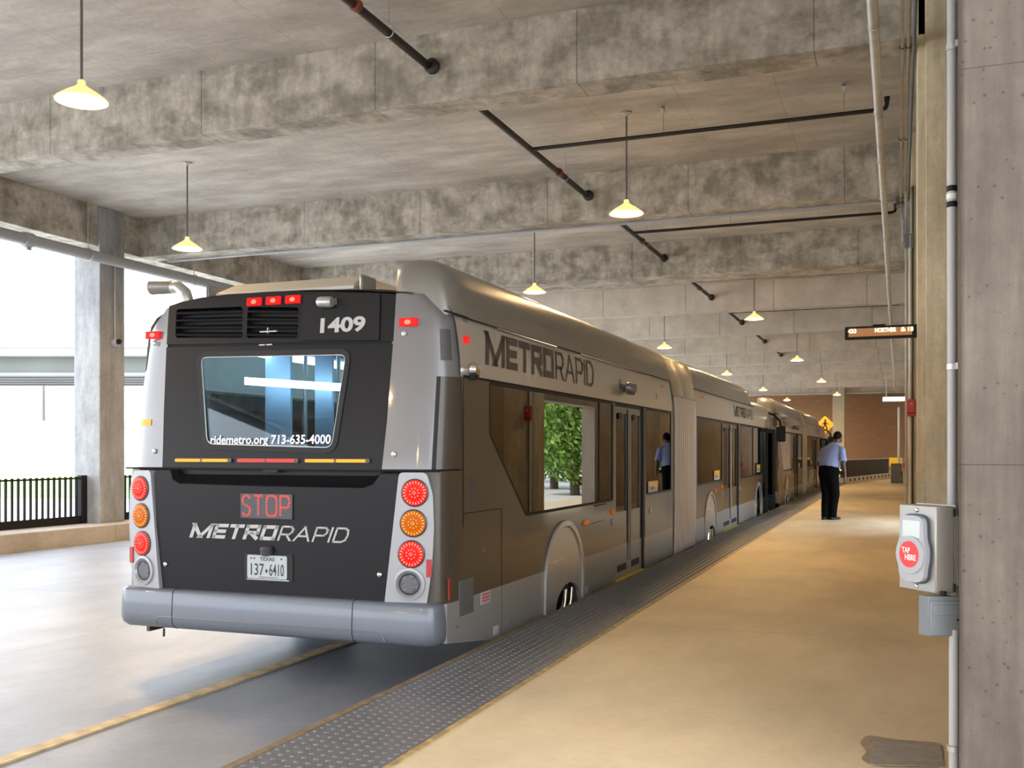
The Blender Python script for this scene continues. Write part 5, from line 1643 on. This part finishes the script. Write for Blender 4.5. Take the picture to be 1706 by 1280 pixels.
def hand(wr, d, side):
    d = d.normalized(); sv = Vector((0, 1, 0)); sv = (sv - d * sv.dot(d)).normalized(); pn = d.cross(sv)
    limb(body, [(wr, .022, .028), (wr + d * .03, .016, .036), (wr + d * .07, .016, .042), (wr + d * .088, .013, .038)])
    for k, L in enumerate((.062, .072, .068, .052)):
        o = wr + d * .082 + sv * (.030 - .020 * k)
        a = o + d * L * .45; b = a + (d * .8 + pn * side * .5).normalized() * L * .35; c = b + (d * .5 + pn * side * .8).normalized() * L * .28
        limb(body, [(o, .0085, .0085), (a, .008, .008), (b, .0075, .0075), (c, .006, .006)], 8)
    o = wr + d * .03 + sv * .03
    limb(body, [(o, .011, .011), (o + d * .03 + sv * .022, .010, .010), (o + d * .058 + sv * .026 + pn * side * .01, .007, .007)], 8)
for (S_, E_, H_, s) in ((SHL, ELL, HAL, 1), (SHR, ELR, HAR, -1)):
    limb(body, [(S_ + Vector((0, 0, .02)), .055, .06), (S_.lerp(E_, .3), .054, .056), (S_.lerp(E_, .7), .046, .046), (E_, .041, .042), (E_.lerp(H_, .3), .042, .042), (E_.lerp(H_, .7), .033, .033), (H_, .026, .030)])
    hand(H_, H_ - E_, s)
FL = Vector((-.050, -.05, .06)); KL = Vector((-.075, .02, .47)); FR = Vector((.055, .06, .06)); KR = Vector((.07, .09, .48))
for (K_, F_, hx) in ((KL, FL, -.09), (KR, FR, .09)):
    limb(body, [(HIP + Vector((hx, 0, -.04)), .085, .095), (HIP.lerp(K_, .4) + Vector((hx * .4, 0, 0)), .075, .082), (K_, .055, .06), (K_.lerp(F_, .35) + Vector((0, -.015, 0)), .05, .056), (F_ + Vector((0, 0, .04)), .036, .042), (F_ + Vector((0, .0, -.02)), .036, .05)])
    limb(body, [(F_ + Vector((0, -.05, -.025)), .03, .03), (F_ + Vector((0, .08, -.03)), .036, .026), (F_ + Vector((0, .17, -.038)), .03, .016)])
blend(body.build('body', M['skin'], per), .0065, 3)
ey = MB()
for s in (-1, 1): ell(ey, HD + Vector((s * .03, .090, -.004)), .012, .008, .007, 8)
ey.build('eyes', M['white_plastic'], per)
hr = MB()
ell(hr, HD + Vector((0, -.012, .022)), .078, .092, .098, 14, -.15)
hr_o = hr.build('hair', M['hair'], per)
sh = MB()
limb(sh, [(Vector((0, -.01, .985)), .205, .155), (Vector((0, .0, 1.03)), .208, .165), (Vector((0, .03, 1.12)), .198, .165), (CH, .205, .155), (Vector((0, .135, 1.34)), .185, .125), (Vector((0, .17, 1.405)), .12, .09), (Vector((0, .19, 1.43)), .075, .075)], 24)
for (S_, E_, s) in ((SHL, ELL, -1), (SHR, ELR, 1)):
    limb(sh, [(S_ + Vector((-s * .09, .01, .055)), .055, .06), (S_ + Vector((0, 0, .002)), .064, .072), (S_.lerp(E_, .4), .068, .076), (S_.lerp(E_, .80), .071, .078), (S_.lerp(E_, .86), .070, .076)], 18)
limb(sh, [(Vector((0, .185, 1.415)), .078, .078), (Vector((0, .20, 1.45)), .07, .072)], 20)
so = blend(sh.build('shirt', M['shirt'], per), .011, 5)
tx_ = bpy.data.textures.new('cloth_folds', 'CLOUDS'); tx_.noise_scale = .16
dm = so.modifiers.new('folds', 'DISPLACE'); dm.texture = tx_; dm.strength = .022; dm.mid_level = .5
tr = MB()
limb(tr, [(HIP + Vector((0, .01, -.10)), .175, .145), (HIP + Vector((0, .01, 0)), .195, .155), (HIP + Vector((0, .02, .08)), .198, .158), (Vector((0, .0, 1.04)), .192, .152)], 24)
for (K_, F_, hx) in ((KL, FL, -.085), (KR, FR, .085)):
    limb(tr, [(HIP + Vector((hx, 0, .02)), .11, .14), (HIP.lerp(K_, .35) + Vector((hx * .55, 0, 0)), .105, .125), (K_, .082, .095), (K_.lerp(F_, .5) + Vector((0, -.02, 0)), .070, .084), (F_ + Vector((0, -.012, .06)), .062, .080), (F_ + Vector((0, -.01, -.02)), .062, .082)], 18)
to = blend(tr.build('trousers', M['trousers'], per), .011, 4)
MB().poly([ring(0, 0, .197, 28, .157)], lambda u, v: W((u, v + .0, 1.045)), .04, (0, 0, 1)).build('belt', M['shoe'], per)
for F_ in (FL, FR):
    s_ = MB()
    limb(s_, [(F_ + Vector((0, -.085, -.030)), .030, .028), (F_ + Vector((0, -.05, -.022)), .040, .040), (F_ + Vector((0, .06, -.028)), .046, .032), (F_ + Vector((0, .15, -.034)), .046, .024), (F_ + Vector((0, .20, -.040)), .025, .016)], 14)
    so_ = s_.build('shoe', M['shoe'], per)
    MB().poly([[(F_.x + a, F_.y + b) for a, b in ((-.038, -.10), (.038, -.10), (.044, .06), (.046, .13), (.02, .21), (-.02, .21), (-.046, .13), (-.044, .06))]], lambda u, v: W((u, v, .012)), .012, (0, 0, 1)).build('sole', M['rubber'], so_)
MB().box(*[c for c in (PX + .175, PX + .235, PY - .06, PY - .02, .86, .95)]).build('hip_device', M['black'], per, bevel=.006)
MB().box(PX + .195, PX + .225, PY - .066, PY - .058, .93, .955).build('device_light', M['green_glow'], per)

# clean up the builder's notes
for o in bpy.data.objects:
    if '_org' in o: del o['_org']
